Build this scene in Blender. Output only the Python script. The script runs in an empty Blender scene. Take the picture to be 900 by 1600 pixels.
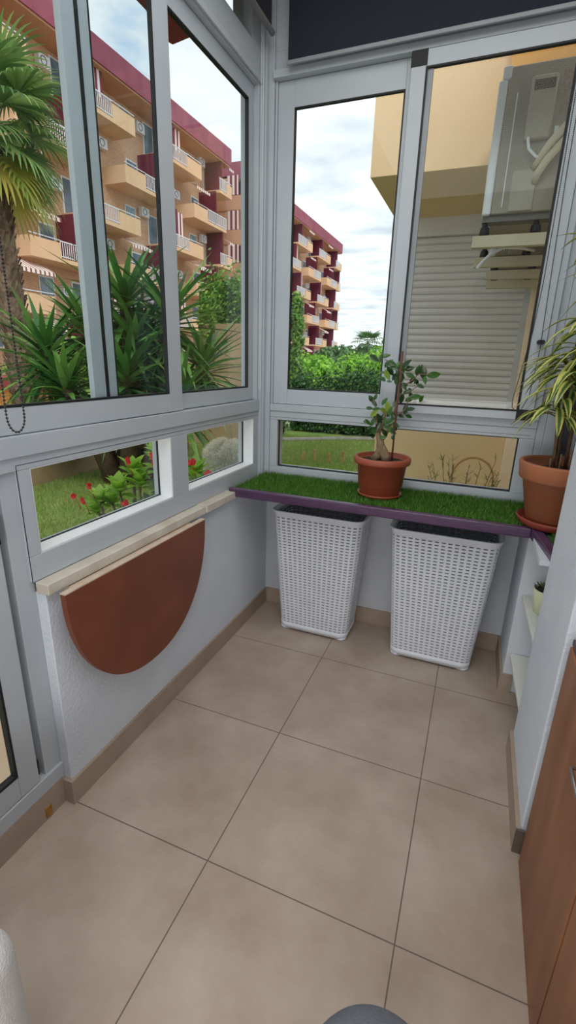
import bpy, bmesh, math, random
from mathutils import Vector, Matrix, Quaternion
random.seed(11)
COL = bpy.context.scene.collection
PI = math.pi

# ------------------------------------------------------------------ materials
def lin(h):
    h = h.lstrip('#'); o = []
    for i in (0, 2, 4):
        c = int(h[i:i+2], 16) / 255
        o.append(c / 12.92 if c <= .04045 else ((c + .055) / 1.055) ** 2.4)
    return (*o, 1)

def newmat(name):
    m = bpy.data.materials.new(name); m.use_nodes = True
    nt = m.node_tree; b = nt.nodes['Principled BSDF']
    return m, nt, nt.nodes, nt.links, b

def mat(name, col, rough=.5, metal=0, var=None, vscale=6, bump=0, bscale=40, detail=4, spec=.5, stretch=None):
    m, nt, N, L, b = newmat(name)
    b.inputs['Base Color'].default_value = lin(col); b.inputs['Roughness'].default_value = rough
    b.inputs['Metallic'].default_value = metal; b.inputs['Specular IOR Level'].default_value = spec
    tc = N.new('ShaderNodeTexCoord'); src = tc.outputs['Object']
    if stretch:
        mp = N.new('ShaderNodeMapping'); mp.inputs['Scale'].default_value = stretch
        L.new(src, mp.inputs[0]); src = mp.outputs[0]
    if var:
        n = N.new('ShaderNodeTexNoise'); n.inputs['Scale'].default_value = vscale; n.inputs['Detail'].default_value = detail
        L.new(src, n.inputs['Vector'])
        r = N.new('ShaderNodeValToRGB'); r.color_ramp.elements[0].position = .32; r.color_ramp.elements[1].position = .68
        r.color_ramp.elements[0].color = lin(col); r.color_ramp.elements[1].color = lin(var)
        L.new(n.outputs['Fac'], r.inputs[0]); L.new(r.outputs[0], b.inputs['Base Color'])
    if bump:
        n2 = N.new('ShaderNodeTexNoise'); n2.inputs['Scale'].default_value = bscale; n2.inputs['Detail'].default_value = 6
        L.new(src, n2.inputs['Vector'])
        bp = N.new('ShaderNodeBump'); bp.inputs['Strength'].default_value = bump; bp.inputs['Distance'].default_value = .01
        L.new(n2.outputs['Fac'], bp.inputs['Height']); L.new(bp.outputs[0], b.inputs['Normal'])
    return m

def leafmat(name, cols, rough=.45, trans=.25):
    """colour varies from leaf to leaf"""
    m, nt, N, L, b = newmat(name)
    g = N.new('ShaderNodeNewGeometry'); r = N.new('ShaderNodeValToRGB')
    e = r.color_ramp.elements
    e[0].color = lin(cols[0]); e[1].color = lin(cols[-1])
    for i, c in enumerate(cols[1:-1]):
        k = e.new((i + 1) / (len(cols) - 1)); k.color = lin(c)
    L.new(g.outputs['Random Per Island'], r.inputs[0])
    L.new(r.outputs[0], b.inputs['Base Color']); b.inputs['Roughness'].default_value = rough
    t = N.new('ShaderNodeBsdfTranslucent'); L.new(r.outputs[0], t.inputs[0])
    mx = N.new('ShaderNodeMixShader'); mx.inputs[0].default_value = trans
    L.new(b.outputs[0], mx.inputs[1]); L.new(t.outputs[0], mx.inputs[2])
    L.new(mx.outputs[0], N['Material Output'].inputs[0])
    return m

def stripes(name, c1, c2, axis, pitch, duty=.5, rough=.6, soft=0):
    m, nt, N, L, b = newmat(name)
    tc = N.new('ShaderNodeTexCoord'); sp = N.new('ShaderNodeSeparateXYZ'); L.new(tc.outputs['Object'], sp.inputs[0])
    d = N.new('ShaderNodeMath'); d.operation = 'DIVIDE'; d.inputs[1].default_value = pitch; L.new(sp.outputs[axis], d.inputs[0])
    f = N.new('ShaderNodeMath'); f.operation = 'FRACT'; L.new(d.outputs[0], f.inputs[0])
    g = N.new('ShaderNodeMath'); g.operation = 'GREATER_THAN'; g.inputs[1].default_value = duty; L.new(f.outputs[0], g.inputs[0])
    mx = N.new('ShaderNodeMix'); mx.data_type = 'RGBA'; L.new(g.outputs[0], mx.inputs[0])
    mx.inputs[6].default_value = lin(c1); mx.inputs[7].default_value = lin(c2)
    L.new(mx.outputs[2], b.inputs['Base Color']); b.inputs['Roughness'].default_value = rough
    return m

def floor_mat():
    m, nt, N, L, b = newmat('beige porcelain floor tile')
    tc = N.new('ShaderNodeTexCoord'); sp = N.new('ShaderNodeSeparateXYZ'); L.new(tc.outputs['Object'], sp.inputs[0])
    ds = []
    for ax, off in ((0, .554), (1, -.772)):
        a = N.new('ShaderNodeMath'); a.operation = 'ADD'; a.inputs[1].default_value = -off + 6 + .3; L.new(sp.outputs[ax], a.inputs[0])
        q = N.new('ShaderNodeMath'); q.operation = 'DIVIDE'; q.inputs[1].default_value = .6; L.new(a.outputs[0], q.inputs[0])
        f = N.new('ShaderNodeMath'); f.operation = 'FRACT'; L.new(q.outputs[0], f.inputs[0])
        s = N.new('ShaderNodeMath'); s.operation = 'SUBTRACT'; s.inputs[1].default_value = .5; L.new(f.outputs[0], s.inputs[0])
        ab = N.new('ShaderNodeMath'); ab.operation = 'ABSOLUTE'; L.new(s.outputs[0], ab.inputs[0]); ds.append(ab)
    mn = N.new('ShaderNodeMath'); mn.operation = 'MINIMUM'; L.new(ds[0].outputs[0], mn.inputs[0]); L.new(ds[1].outputs[0], mn.inputs[1])
    mr = N.new('ShaderNodeMapRange'); mr.inputs[1].default_value = .0022; mr.inputs[2].default_value = .0038; L.new(mn.outputs[0], mr.inputs[0])
    n = N.new('ShaderNodeTexNoise'); n.inputs['Scale'].default_value = 3.2; n.inputs['Detail'].default_value = 8; n.inputs['Roughness'].default_value = .62
    L.new(tc.outputs['Object'], n.inputs['Vector'])
    r = N.new('ShaderNodeValToRGB'); e = r.color_ramp.elements; e[0].position = .3; e[1].position = .7
    e[0].color = lin('9A8878'); e[1].color = lin('B5A597'); L.new(n.outputs['Fac'], r.inputs[0])
    mx = N.new('ShaderNodeMix'); mx.data_type = 'RGBA'; mx.inputs[6].default_value = lin('65564A')
    L.new(mr.outputs[0], mx.inputs[0]); L.new(r.outputs[0], mx.inputs[7]); L.new(mx.outputs[2], b.inputs['Base Color'])
    n2 = N.new('ShaderNodeTexNoise'); n2.inputs['Scale'].default_value = 22; L.new(tc.outputs['Object'], n2.inputs['Vector'])
    rr = N.new('ShaderNodeMapRange'); rr.inputs[3].default_value = .36; rr.inputs[4].default_value = .55; L.new(n2.outputs['Fac'], rr.inputs[0])
    L.new(rr.outputs[0], b.inputs['Roughness'])
    bp = N.new('ShaderNodeBump'); bp.inputs['Strength'].default_value = .5; bp.inputs['Distance'].default_value = .002
    L.new(mr.outputs[0], bp.inputs['Height']); L.new(bp.outputs[0], b.inputs['Normal'])
    return m

def brick_mat():
    m, nt, N, L, b = newmat('warm facade brick')
    tc = N.new('ShaderNodeTexCoord'); mp = N.new('ShaderNodeMapping'); mp.inputs['Rotation'].default_value = (PI/2, 0, PI/2)
    sp = N.new('ShaderNodeSeparateXYZ'); L.new(tc.outputs['Object'], sp.inputs[0])
    ad = N.new('ShaderNodeMath'); L.new(sp.outputs[0], ad.inputs[0]); L.new(sp.outputs[1], ad.inputs[1])
    cb = N.new('ShaderNodeCombineXYZ'); L.new(ad.outputs[0], cb.inputs[0]); L.new(sp.outputs[2], cb.inputs[1])
    br = N.new('ShaderNodeTexBrick'); br.inputs['Scale'].default_value = 1
    br.inputs['Brick Width'].default_value = .3; br.inputs['Row Height'].default_value = .1; br.inputs['Mortar Size'].default_value = .012
    br.inputs['Color1'].default_value = lin('C08E6C'); br.inputs['Color2'].default_value = lin('CE9E7C'); br.inputs['Mortar'].default_value = lin('D8C0A6')
    L.new(cb.outputs[0], br.inputs['Vector']); L.new(br.outputs[0], b.inputs['Base Color']); b.inputs['Roughness'].default_value = .9
    return m

def glass_mat(name, tint='FFFFFF', ior=1.45):
    m = bpy.data.materials.new(name); m.use_nodes = True; N = m.node_tree.nodes; L = m.node_tree.links
    N.remove(N['Principled BSDF'])
    t = N.new('ShaderNodeBsdfTransparent'); t.inputs[0].default_value = lin(tint)
    g = N.new('ShaderNodeBsdfGlossy'); g.inputs['Roughness'].default_value = .01; g.inputs[0].default_value = (1, 1, 1, 1)
    lw_ = N.new('ShaderNodeLayerWeight'); lw_.inputs[0].default_value = .5
    pw = N.new('ShaderNodeMath'); pw.operation = 'POWER'; pw.inputs[1].default_value = 4.5; L.new(lw_.outputs['Facing'], pw.inputs[0])
    f = N.new('ShaderNodeMapRange'); f.inputs[3].default_value = .008; f.inputs[4].default_value = .75; L.new(pw.outputs[0], f.inputs[0])
    mx = N.new('ShaderNodeMixShader'); L.new(f.outputs[0], mx.inputs[0]); L.new(t.outputs[0], mx.inputs[1]); L.new(g.outputs[0], mx.inputs[2])
    L.new(mx.outputs[0], N['Material Output'].inputs[0])
    return m

def striped_leaf_mat():
    m, nt, N, L, b = newmat('yellow edged green leaf')
    uv = N.new('ShaderNodeUVMap'); sp = N.new('ShaderNodeSeparateXYZ'); L.new(uv.outputs[0], sp.inputs[0])
    r = N.new('ShaderNodeValToRGB'); r.color_ramp.interpolation = 'LINEAR'
    e = r.color_ramp.elements; e[0].position = 0; e[0].color = lin('D8D67A'); e[1].position = 1; e[1].color = lin('D8D67A')
    for p, c in ((.24, 'CFCF74'), (.36, '3F5E2C'), (.5, '577a40'), (.64, '3F5E2C'), (.76, 'CFCF74')):
        k = e.new(p); k.color = lin(c)
    L.new(sp.outputs[0], r.inputs[0]); L.new(r.outputs[0], b.inputs['Base Color']); b.inputs['Roughness'].default_value = .4
    t = N.new('ShaderNodeBsdfTranslucent'); L.new(r.outputs[0], t.inputs[0])
    mx = N.new('ShaderNodeMixShader'); mx.inputs[0].default_value = .25
    L.new(b.outputs[0], mx.inputs[1]); L.new(t.outputs[0], mx.inputs[2]); L.new(mx.outputs[0], N['Material Output'].inputs[0])
    return m

M = dict(
    alu=mat('white lacquered aluminium', 'B4BAC0', .38, var='ACB3BA', vscale=3),
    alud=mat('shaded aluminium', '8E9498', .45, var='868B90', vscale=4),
    seal=mat('black rubber seal', '0C0D10', .6),
    white_wall=mat('rough white plaster', 'D2D8E0', .9, var='CBD2DB', vscale=5, bump=.35, bscale=90),
    wall_back=mat('white plaster', 'C6CACF', .9, var='BEC3C9', vscale=4, bump=.2, bscale=70),
    ceiling=mat('ceiling paint', 'D5D6D6', .9, var='CDCECE', vscale=3),
    skirt=mat('beige skirting tile', 'A89685', .5, var='9C8A7A', vscale=7),
    sill=mat('cream stone sill', 'D2CCBF', .6, var='BDB5A5', vscale=9, bump=.2, bscale=60),
    floor=floor_mat(),
    purple=mat('purple varnished wood', '563C5A', .3, var='48324C', vscale=8, bump=.1, bscale=30, stretch=(1, 6, 6)),
    board=mat('ledge board', 'C4C8CE', .8, var='BCC0C6'),
    turf_base=mat('turf backing', '2E5416', .95, var='24460F', vscale=40),
    turf=leafmat('artificial grass blades', ['33600F', '457A1C', '5A9030', '7AA048'], .5, .2),
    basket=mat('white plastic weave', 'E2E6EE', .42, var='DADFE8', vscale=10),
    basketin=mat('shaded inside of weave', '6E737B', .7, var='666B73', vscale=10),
    brown=mat('reddish brown laminate', '7A4128', .45, var='6A3620', vscale=5, bump=.05, bscale=120, detail=7),
    brown2=mat('brown wood veneer', '95603F', .42, var='7A4A2E', vscale=4, detail=8, stretch=(3, 3, .7)),
    edge=mat('pale laminate edge', 'CDB9A6', .5, var='BFA994', vscale=20),
    darkedge=mat('dark plum edge', '55464C', .5, var='4A3C42'),
    plaspot=mat('terracotta plastic', '9A4E37', .45, var='91462F', vscale=7),
    clay=mat('terracotta clay', 'A9623F', .75, var='9A6448', vscale=9, bump=.15, bscale=70),
    claydark=mat('dark terracotta saucer', '8A3B2A', .5, var='7E3424'),
    soil=mat('potting soil', '33261C', .95, var='1F1610', vscale=60, bump=1, bscale=90),
    bark=mat('bonsai bark', '8A7356', .8, var='6B563E', vscale=30, bump=.5, bscale=60),
    stake=mat('brown cane stake', '6A3A2A', .6, var='5A3022'),
    ficus=leafmat('ficus leaf', ['16310F', '1F4415', '2A5518', '38661E'], .28, .12),
    ficusy=leafmat('young ficus leaf', ['6C8A22', '8AA632'], .35, .3),
    song=striped_leaf_mat(),
    cane=mat('plant cane', '7A5E45', .8, var='5C4632', vscale=40),
    palegreen=mat('pale green ceramic', 'D3DAB4', .35, var='CBD2AA'),
    succ=leafmat('small succulent leaf', ['5A5A42', '7A7A5A', '4A5238', '8A7A60'], .5, .1),
    shelf=mat('white shelf board', 'DCDDD6', .5, var='D4D5CE'),
    navy=mat('navy blackout fabric', '191D2E', .85, var='161A29', vscale=4, bump=.1, bscale=300),
    bead=mat('black bead chain', '15161A', .3), wbead=mat('white bead chain', 'D8DCDD', .35),
    fabric=mat('white woven upholstery', 'D9D6D3', .9, var='CFCBC8', vscale=8, bump=.6, bscale=260),
    grey=mat('blue grey felt', '6C7078', .95, var='62666E', vscale=14, bump=.5, bscale=220),
    chrome=mat('brushed steel', 'B8BABD', .25, metal=1),
    outlet=mat('orange brown vent insert', 'A87A32', .6, var='8F6526', vscale=50),
    paint=mat('peach render', 'F2D2A8', .9, var='ECC99C', vscale=1.6, bump=.06, bscale=220),
    paintd=mat('ochre render', 'EDB96E', .9, var='E8B062', vscale=2, bump=.06, bscale=220),
    shutter=mat('grey roller slat', 'E2DCDC', .6, var='D8D2D2', vscale=3),
    shutg=mat('grey shutter guide', 'C9CBCD', .55, var='C0C2C4'),
    acw=mat('white enamelled steel', 'E3E5E8', .4, var='DCDEE1'),
    acg=mat('dusty beige steel', 'A39A8C', .55, var='93897B', vscale=5),
    acp=mat('valve cover plastic', 'ADA496', .5, var='A29888', vscale=8),
    hose=mat('cream pipe insulation', 'CFC4AC', .7, var='C4B79C'),
    sticker=mat('faded sticker', '8E7B70', .7, var='A39485', vscale=60),
    brick=brick_mat(),
    cream=mat('cream balcony render', 'E6BE9A', .9, var='DDB28C', vscale=.7),
    orange=mat('salmon facade render', 'CC9A78', .9, var='C28E6C', vscale=.6),
    maroon=mat('maroon render', '9C5262', .85, var='8A4256', vscale=.8),
    maroond=mat('deep maroon wall', '6A1830', .85, var='5C1430', vscale=.8),
    soffit=mat('maroon soffit', '8A3434', .8, var='7A2C2E', vscale=3),
    rail=mat('white railing', 'E2E2E8', .5),
    winglass=mat('dark window glass', '5A6A78', .15, var='8496A6', vscale=1.2),
    winframe=mat('white window frame', 'E4E4E4', .5),
    screen=stripes('maroon and white slats', 'F0DDD8', '7A2038', 1, .42, .5),
    screenx=stripes('maroon and white wall stripes', 'F0DDD8', '7A2038', 0, .5, .5),
    awning=stripes('striped awning cloth', 'F2EAE0', '9A4A4A', 1, .3, .6),
    lawn=mat('lawn soil and grass', '66903A', .95, var='8C8F4C', vscale=2.5, bump=1, bscale=60, detail=8),
    lawnb=leafmat('lawn blade', ['6E9438', '8AAA48', '7CA040', 'A0AE5C', 'B4AE78', '86A84A', 'A89C70'], .6, .35),
    ground=mat('street ground', 'A8A090', .95, var='989078', vscale=.6),
    patio=mat('patio tile', 'D8C2A8', .8, var='C8AE92', vscale=4),
    gwall=mat('beige garden wall', 'A8916F', .95, var='927C5C', vscale=2.2, bump=.4, bscale=25),
    stone=mat('grey stone kerb', '88847A', .9, var='76726A', vscale=8, bump=.5, bscale=30),
    hedge=leafmat('hedge leaf', ['3E6A20', '5E9230', '88B645', '2E521A', 'A4C65A'], .5, .3),
    hedged=leafmat('dark hedge leaf', ['1C3616', '2A4E20', '3C6A2A', '4C7C36'], .5, .2),
    lime=leafmat('bright bush leaf', ['78B02E', '94CC40', 'A9D955', '5E9626'], .5, .35),
    euph=leafmat('thorn bush leaf', ['96C444', 'AFD858', '88B640', 'C0E070'], .4, .5),
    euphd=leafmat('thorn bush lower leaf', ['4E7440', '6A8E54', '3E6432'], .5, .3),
    red=leafmat('red flower petal', ['D8202A', 'E8343A', 'C41422'], .5, .3),
    stemg=mat('spiny grey stem', '857A68', .9, var='6C6252', vscale=50, bump=1, bscale=120),
    yucca=leafmat('sword leaf', ['2A5426', '3D6E33', '55883F', '7CA552', '24481F'], .38, .25),
    yuccadead=leafmat('dry sword leaf', ['9A8560', '7D6A48', 'B09A72'], .8, .2),
    ytrunk=mat('yucca trunk', '6E5A48', .95, var='57463A', vscale=14, bump=1, bscale=30),
    ptrunk=mat('palm trunk fibre', '8C7462', .95, var='5E4A3E', vscale=12, bump=1, bscale=24),
    pboot=leafmat('palm leaf boot', ['A08A72', '7C6552', '5E4A3C', 'B8A48C'], .9, .1),
    palm=leafmat('fan palm leaflet', ['4E7440', '6A8C4C', '84A460', '96AE68', '3F6236'], .45, .35),
    palmy=leafmat('yellowing fan leaflet', ['A0A848', 'B8A84C', '7E9A48'], .5, .35),
    farg=leafmat('distant palm leaf', ['48703E', '5E8550', '6E9458'], .6, .2),
    cactus=mat('cactus skin', 'B0B2A4', .9, var='8C9484', vscale=10),
    spine=leafmat('white cactus hair', ['F4F0E4', 'E4DECE', 'D0C8B6'], .8, .4),
    agave=leafmat('grey succulent leaf', ['A8B6B0', '94A49C', 'BCC8C0'], .6, .2),
    shed=stripes('orange timber boards', 'D8954A', 'B8742E', 1, .22, .9),
    shedroof=mat('red shed roof', 'A8504A', .8, var='984440'),
    wood=mat('pale timber peg', 'C09A6E', .8, var='A88258'),
    glass=glass_mat('window glass', 'F6FAFA', 1.33),
    lamp=mat('lamp glass', 'E8E4DC', .3),
)

# ------------------------------------------------------------------ mesh helpers
def link(name, bm, m, parent=None, smooth=False, bevel=0, seg=2, loc=None):
    me = bpy.data.meshes.new(name); bm.to_mesh(me); bm.free()
    if smooth:
        for p in me.polygons: p.use_smooth = True
    ms = m if isinstance(m, (list, tuple)) else [m]
    for q in ms: me.materials.append(M[q] if isinstance(q, str) else q)
    o = bpy.data.objects.new(name, me); COL.objects.link(o)
    if parent: o.parent = parent
    if bevel:
        b = o.modifiers.new('bevel', 'BEVEL'); b.width = bevel; b.segments = seg; b.limit_method = 'ANGLE'; b.angle_limit = .6
        if smooth is False and seg > 1:
            for p in me.polygons: p.use_smooth = True
            w = o.modifiers.new('wn', 'WEIGHTED_NORMAL'); w.keep_sharp = True
    if loc: o.location = loc
    return o

def thing(name, label, cat, loc=(0, 0, 0), group=None, rz=0):
    o = bpy.data.objects.new(name, None); COL.objects.link(o); o.location = loc; o.rotation_euler = (0, 0, rz)
    o.empty_display_size = .05
    return tag(o, label, cat, group)
def tag(o, label, cat, group=None, kind=None):
    o['label'] = label; o['category'] = cat
    if group: o['group'] = group
    if kind: o['kind'] = kind
    return o
def struct(o, label=None, cat=None):
    o['kind'] = 'structure'
    if label: o['label'] = label; o['category'] = cat
    return o
def dup(root, loc, label=None, rz=None):
    r = root.copy(); COL.objects.link(r); r.location = loc
    if rz is not None: r.rotation_euler = (0, 0, rz)
    if label: r['label'] = label
    for ch in list(root.children):
        c = ch.copy(); COL.objects.link(c); c.parent = r
        for g in ch.children:
            d = g.copy(); COL.objects.link(d); d.parent = c
    return r

def NB(): return bmesh.new()
def box(bm, x0, x1, y0, y1, z0, z1, mi=0):
    v = [bm.verts.new(p) for p in ((x0,y0,z0),(x1,y0,z0),(x1,y1,z0),(x0,y1,z0),(x0,y0,z1),(x1,y0,z1),(x1,y1,z1),(x0,y1,z1))]
    for f in ((3,2,1,0),(4,5,6,7),(0,1,5,4),(1,2,6,5),(2,3,7,6),(3,0,4,7)):
        q = bm.faces.new([v[i] for i in f]); q.material_index = mi
    return bm
def bx(name, m, dims, parent=None, bevel=0, **k):
    return link(name, box(NB(), *dims), m, parent, bevel=bevel, **k)
def frame_yz(bm, x0, x1, y0, y1, z0, z1, wl, wr, wb, wt):
    box(bm, x0, x1, y0, y0+wl, z0, z1); box(bm, x0, x1, y1-wr, y1, z0, z1)
    box(bm, x0, x1, y0+wl, y1-wr, z0, z0+wb); box(bm, x0, x1, y0+wl, y1-wr, z1-wt, z1)
def frame_xz(bm, y0, y1, x0, x1, z0, z1, wl, wr, wb, wt):
    box(bm, x0, x0+wl, y0, y1, z0, z1); box(bm, x1-wr, x1, y0, y1, z0, z1)
    box(bm, x0+wl, x1-wr, y0, y1, z0, z0+wb); box(bm, x0+wl, x1-wr, y0, y1, z1-wt, z1)
def tube(bm, pts, rad, n=8, cap=True, mi=0):
    pts = [Vector(p) for p in pts]; rs = rad if isinstance(rad, (list, tuple)) else [rad]*len(pts)
    rings = []; up = None
    for i, p in enumerate(pts):
        t = (pts[min(i+1, len(pts)-1)] - pts[max(i-1, 0)])
        if t.length < 1e-9: t = Vector((0, 0, 1))
        t.normalize()
        if up is None: up = t.orthogonal().normalized()
        up = (up - t*up.dot(t)); up = up.normalized() if up.length > 1e-6 else t.orthogonal().normalized()
        s = t.cross(up)
        rings.append([bm.verts.new(p + (up*math.cos(2*PI*k/n) + s*math.sin(2*PI*k/n))*rs[i]) for k in range(n)])
    for a, b in zip(rings, rings[1:]):
        for k in range(n):
            f = bm.faces.new((a[k], a[(k+1) % n], b[(k+1) % n], b[k])); f.smooth = True; f.material_index = mi
    if cap:
        for r in (rings[0][::-1], rings[-1]):
            f = bm.faces.new(r); f.material_index = mi
def lathe(bm, prof, n=40, c=(0, 0, 0), closed=False):
    rings = []
    for r, z in prof:
        rings.append([bm.verts.new((c[0]+r*math.cos(2*PI*k/n), c[1]+r*math.sin(2*PI*k/n), c[2]+z)) for k in range(n)])
    for a, b in zip(rings, rings[1:]):
        for k in range(n): bm.faces.new((a[k], a[(k+1) % n], b[(k+1) % n], b[k]))
    bm.faces.new(rings[0][::-1])
    bm.faces.new(rings[-1])
def blade(bm, base, d, length, width, droop=.5, n=4, side=None, uv=None, fold=.0, taper=.35, basew=.5):
    """a long leaf: bends down along its length"""
    d = Vector(d).normalized(); p = Vector(base)
    s = side or d.cross(Vector((0, 0, 1)))
    if s.length < 1e-3: s = Vector((1, 0, 0))
    s = Vector(s).normalized(); rows = []
    for i in range(n+1):
        t = i/n
        w = width * (basew + (1-basew)*min(1, t/.3)) * (1 - max(0, (t-taper)/(1-taper))**1.6) * .5
        up = s.cross(d)
        if uv is None and not fold:
            rows.append(((bm.verts.new(p - s*w), bm.verts.new(p + s*w)) if i < n else (bm.verts.new(p),), t))
        else:
            rows.append(((bm.verts.new(p - s*w + up*fold*w), bm.verts.new(p), bm.verts.new(p + s*w + up*fold*w)) if i < n else (bm.verts.new(p),), t))
        d = (d + Vector((0, 0, -1))*droop/n).normalized(); p = p + d*(length/n)
    for (a, ta), (b, tb) in zip(rows, rows[1:]):
        if len(b) == 1:
            for k in range(len(a)-1):
                f = bm.faces.new((a[k], a[k+1], b[0])); f.smooth = True
                if uv: 
                    for l, u in zip(f.loops, ((k/(len(a)-1), ta), ((k+1)/(len(a)-1), ta), (.5, tb))): l[uv].uv = u
        else:
            for k in range(len(a)-1):
                f = bm.faces.new((a[k], a[k+1], b[k+1], b[k])); f.smooth = True
                if uv:
                    q = len(a)-1
                    for l, u in zip(f.loops, ((k/q, ta), ((k+1)/q, ta), ((k+1)/q, tb), (k/q, tb))): l[uv].uv = u
def leaf(bm, p, d, nrm, L, W, curl=.15):
    """oval leaf with a midrib fold, base at p"""
    d = Vector(d).normalized(); s = d.cross(Vector(nrm))
    if s.length < 1e-3: s = d.orthogonal()
    s.normalize(); u = s.cross(d); p = Vector(p)
    prof = ((0, .08), (.2, .72), (.45, 1), (.7, .78), (.88, .36), (1, 0))
    rows = []
    for t, w in prof:
        c = p + d*L*t - u*curl*L*t*t
        rows.append([bm.verts.new(c)] if w == 0 else [bm.verts.new(c - s*W*.5*w + u*W*.14*w), bm.verts.new(c), bm.verts.new(c + s*W*.5*w + u*W*.14*w)])
    for a, b in zip(rows, rows[1:]):
        if len(b) == 1:
            for k in (0, 1): bm.faces.new((a[k], a[k+1], b[0])).smooth = True
        else:
            for k in (0, 1): bm.faces.new((a[k], a[k+1], b[k+1], b[k])).smooth = True
def rnd(s=1): return Vector((random.uniform(-1, 1), random.uniform(-1, 1), random.uniform(-1, 1)))*s
def foliage(bm, c, r, n, size, shell=.55, zmin=None):
    c = Vector(c); r = Vector(r)
    for _ in range(n):
        d = rnd()
        while d.length > 1 or d.length < .01: d = rnd()
        d.normalize(); k = random.uniform(shell, 1)
        p = c + Vector((d.x*r.x, d.y*r.y, d.z*r.z))*k
        if zmin is not None and p.z < zmin: continue
        o = (d + rnd(.9)).normalized(); s = o.orthogonal().normalized(); s.rotate(Quaternion(o, random.uniform(0, 6.28)))
        t = o.cross(s); z = size*random.uniform(.6, 1.3)
        v = [bm.verts.new(p + a) for a in (-s*z*.5, t*z*.28 + o*z*.06, s*z*.5, -t*z*.28 + o*z*.06)]
        bm.faces.new(v)
def boxleaves(bm, x0, x1, y0, y1, z0, z1, n, size, lump=.15):
    for _ in range(n):
        p = Vector((random.uniform(x0, x1), random.uniform(y0, y1), random.uniform(z0, z1)))
        # push to faces of the clipped hedge
        k = random.random()
        if k < .38: p.y = y0 + abs(random.gauss(0, lump))
        elif k < .52: p.x = x0 + abs(random.gauss(0, lump))
        elif k < .66: p.x = x1 - abs(random.gauss(0, lump))
        elif k < .85: p.z = z1 + random.gauss(0, lump)
        p.z += .12*math.sin(p.x*3.1)+.1*math.sin(p.y*2.3+1) if p.z > z1-.4 else 0
        o = rnd().normalized(); s = o.orthogonal().normalized(); t = o.cross(s); z = size*random.uniform(.6, 1.3)
        bm.faces.new([bm.verts.new(p + a) for a in (-s*z*.5, t*z*.28, s*z*.5, -t*z*.28)])

# ================================================================== ROOM SHELL
ZS = .835
struct(bx('floor', 'floor', (-.03, 1.95, -3.4, .42, -.12, 0)))
bm = NB(); box(bm, -.15, 0, -1.372, .30, 0, ZS); wl = struct(link('wall_left', bm, 'white_wall', bevel=.004))
bm = NB(); box(bm, -.15, 1.70, .30, .44, 0, .86); wb = struct(link('wall_back', bm, 'wall_back'))
struct(bx('wall_stub', 'white_wall', (1.455, 1.70, -.062, .299, 0, .848), bevel=.004))    # low wall under the right end of the ledge
struct(bx('wall_niche', 'white_wall', (1.70, 1.85, -.475, .299, 0, 3.3)))
struct(bx('wall_pillar', 'white_wall', (1.485, 1.85, -.94, -.475, 0, 3.3), bevel=.006))
struct(bx('wall_right', 'white_wall', (1.95, 2.1, -3.4, -.94, 0, 3.3)))
struct(bx('wall_return', 'white_wall', (1.85, 1.95, -.979, -.94, 0, 3.3)))
struct(bx('wall_rear', mat('rear wall paint', '8A8C90', .9, var='82848A'), (-.15, 2.1, -3.5, -3.4, 0, 3.3)))
struct(bx('ceiling', 'ceiling', (-.15, 2.1, -3.5, .44, 3.3, 3.42)))
# skirting
bm = NB(); box(bm, 0, .012, -1.372, .288, 0, .1); box(bm, -.03, .012, -1.384, -1.372, 0, .1); box(bm, -.042, -.03, -3.4, -1.384, 0, .11)
struct(link('baseboard_left', bm, 'skirt'))
struct(bx('baseboard_back', 'skirt', (.012, 1.443, .288, .30, 0, .1), bevel=.002))
bm = NB(); box(bm, 1.443, 1.455, -.074, .30, 0, .1); box(bm, 1.455, 1.50, -.074, -.062, 0, .1)
box(bm, 1.470, 1.485, -.945, -.47, 0, .1)
struct(link('baseboard_right', bm, 'skirt'))
struct(bx('trim_1', mat('dark skirting end', '6E6058', .6, var='625650'), (1.470, 1.50, -.951, -.9451, 0, .098)))
# stone sill on the left parapet
bm = NB(); box(bm, -.03, .022, -1.378, -.462, ZS, .872); box(bm, -.03, .028, -.46, -.15, ZS+.002, .874)
struct(link('trim_2', bm, 'sill', bevel=.003))
# corner posts
bm = NB(); box(bm, -.14, -.002, .235, .38, .86, 3.3); box(bm, -.03, .026, .262, .38, .86, 3.3)
box(bm, -.034, -.012, .225, .235, .86, 3.3)
struct(link('trim_3', bm, 'alu', bevel=.003))

# ------------------------------------------------ window_1 : glazing of the left wall
w1 = struct(bpy.data.objects.new('window_1', None)); COL.objects.link(w1)
X0, X1 = -.13, -.03
bm = NB()
box(bm, X0, X1, -1.385, .235, .872, .955)              # bottom rail
box(bm, X0, X1, -3.4, .235, 1.222, 1.262); box(bm, X0, X1+.008, -3.4, .235, 1.262, 1.322)   # middle rail
box(bm, X0, X1, -1.385, -1.340, .955, 1.222); box(bm, X0, X1, -.642, -.520, .955, 1.222); box(bm, X0, X1, .165, .235, .955, 1.222)
box(bm, X0, X1, .205, .235, 1.322, 3.3)
box(bm, X0, X1, -3.4, .205, 2.805, 2.945); box(bm, X1, X1+.012, -3.4, .235, 2.81, 2.835)
box(bm, X0, X1, -3.4, .205, 3.26, 3.3)
for y in (-1.9, -.9): box(bm, X0, X1, y, y+.06, 2.945, 3.26)
box(bm, X0, X1, .13, .205, 2.945, 3.26)
box(bm, X0, -.085, -3.4, .205, 1.322, 1.34); 
link('frame', bm, 'alu', w1, bevel=.0025)
bm = NB()                                             # fine joint lines and seals
for y0, y1 in ((-1.340, -.642), (-.520, .165)):
    frame_yz(bm, -.104, -.096, y0-.001, y1+.001, .954, 1.223, .006, .006, .008, .006)
box(bm, X1-.001, X1+.0006, -1.386, .235, 1.2375, 1.239)
box(bm, X1-.001, X1+.0006, -1.386, -1.384, .87, 1.238)
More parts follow.
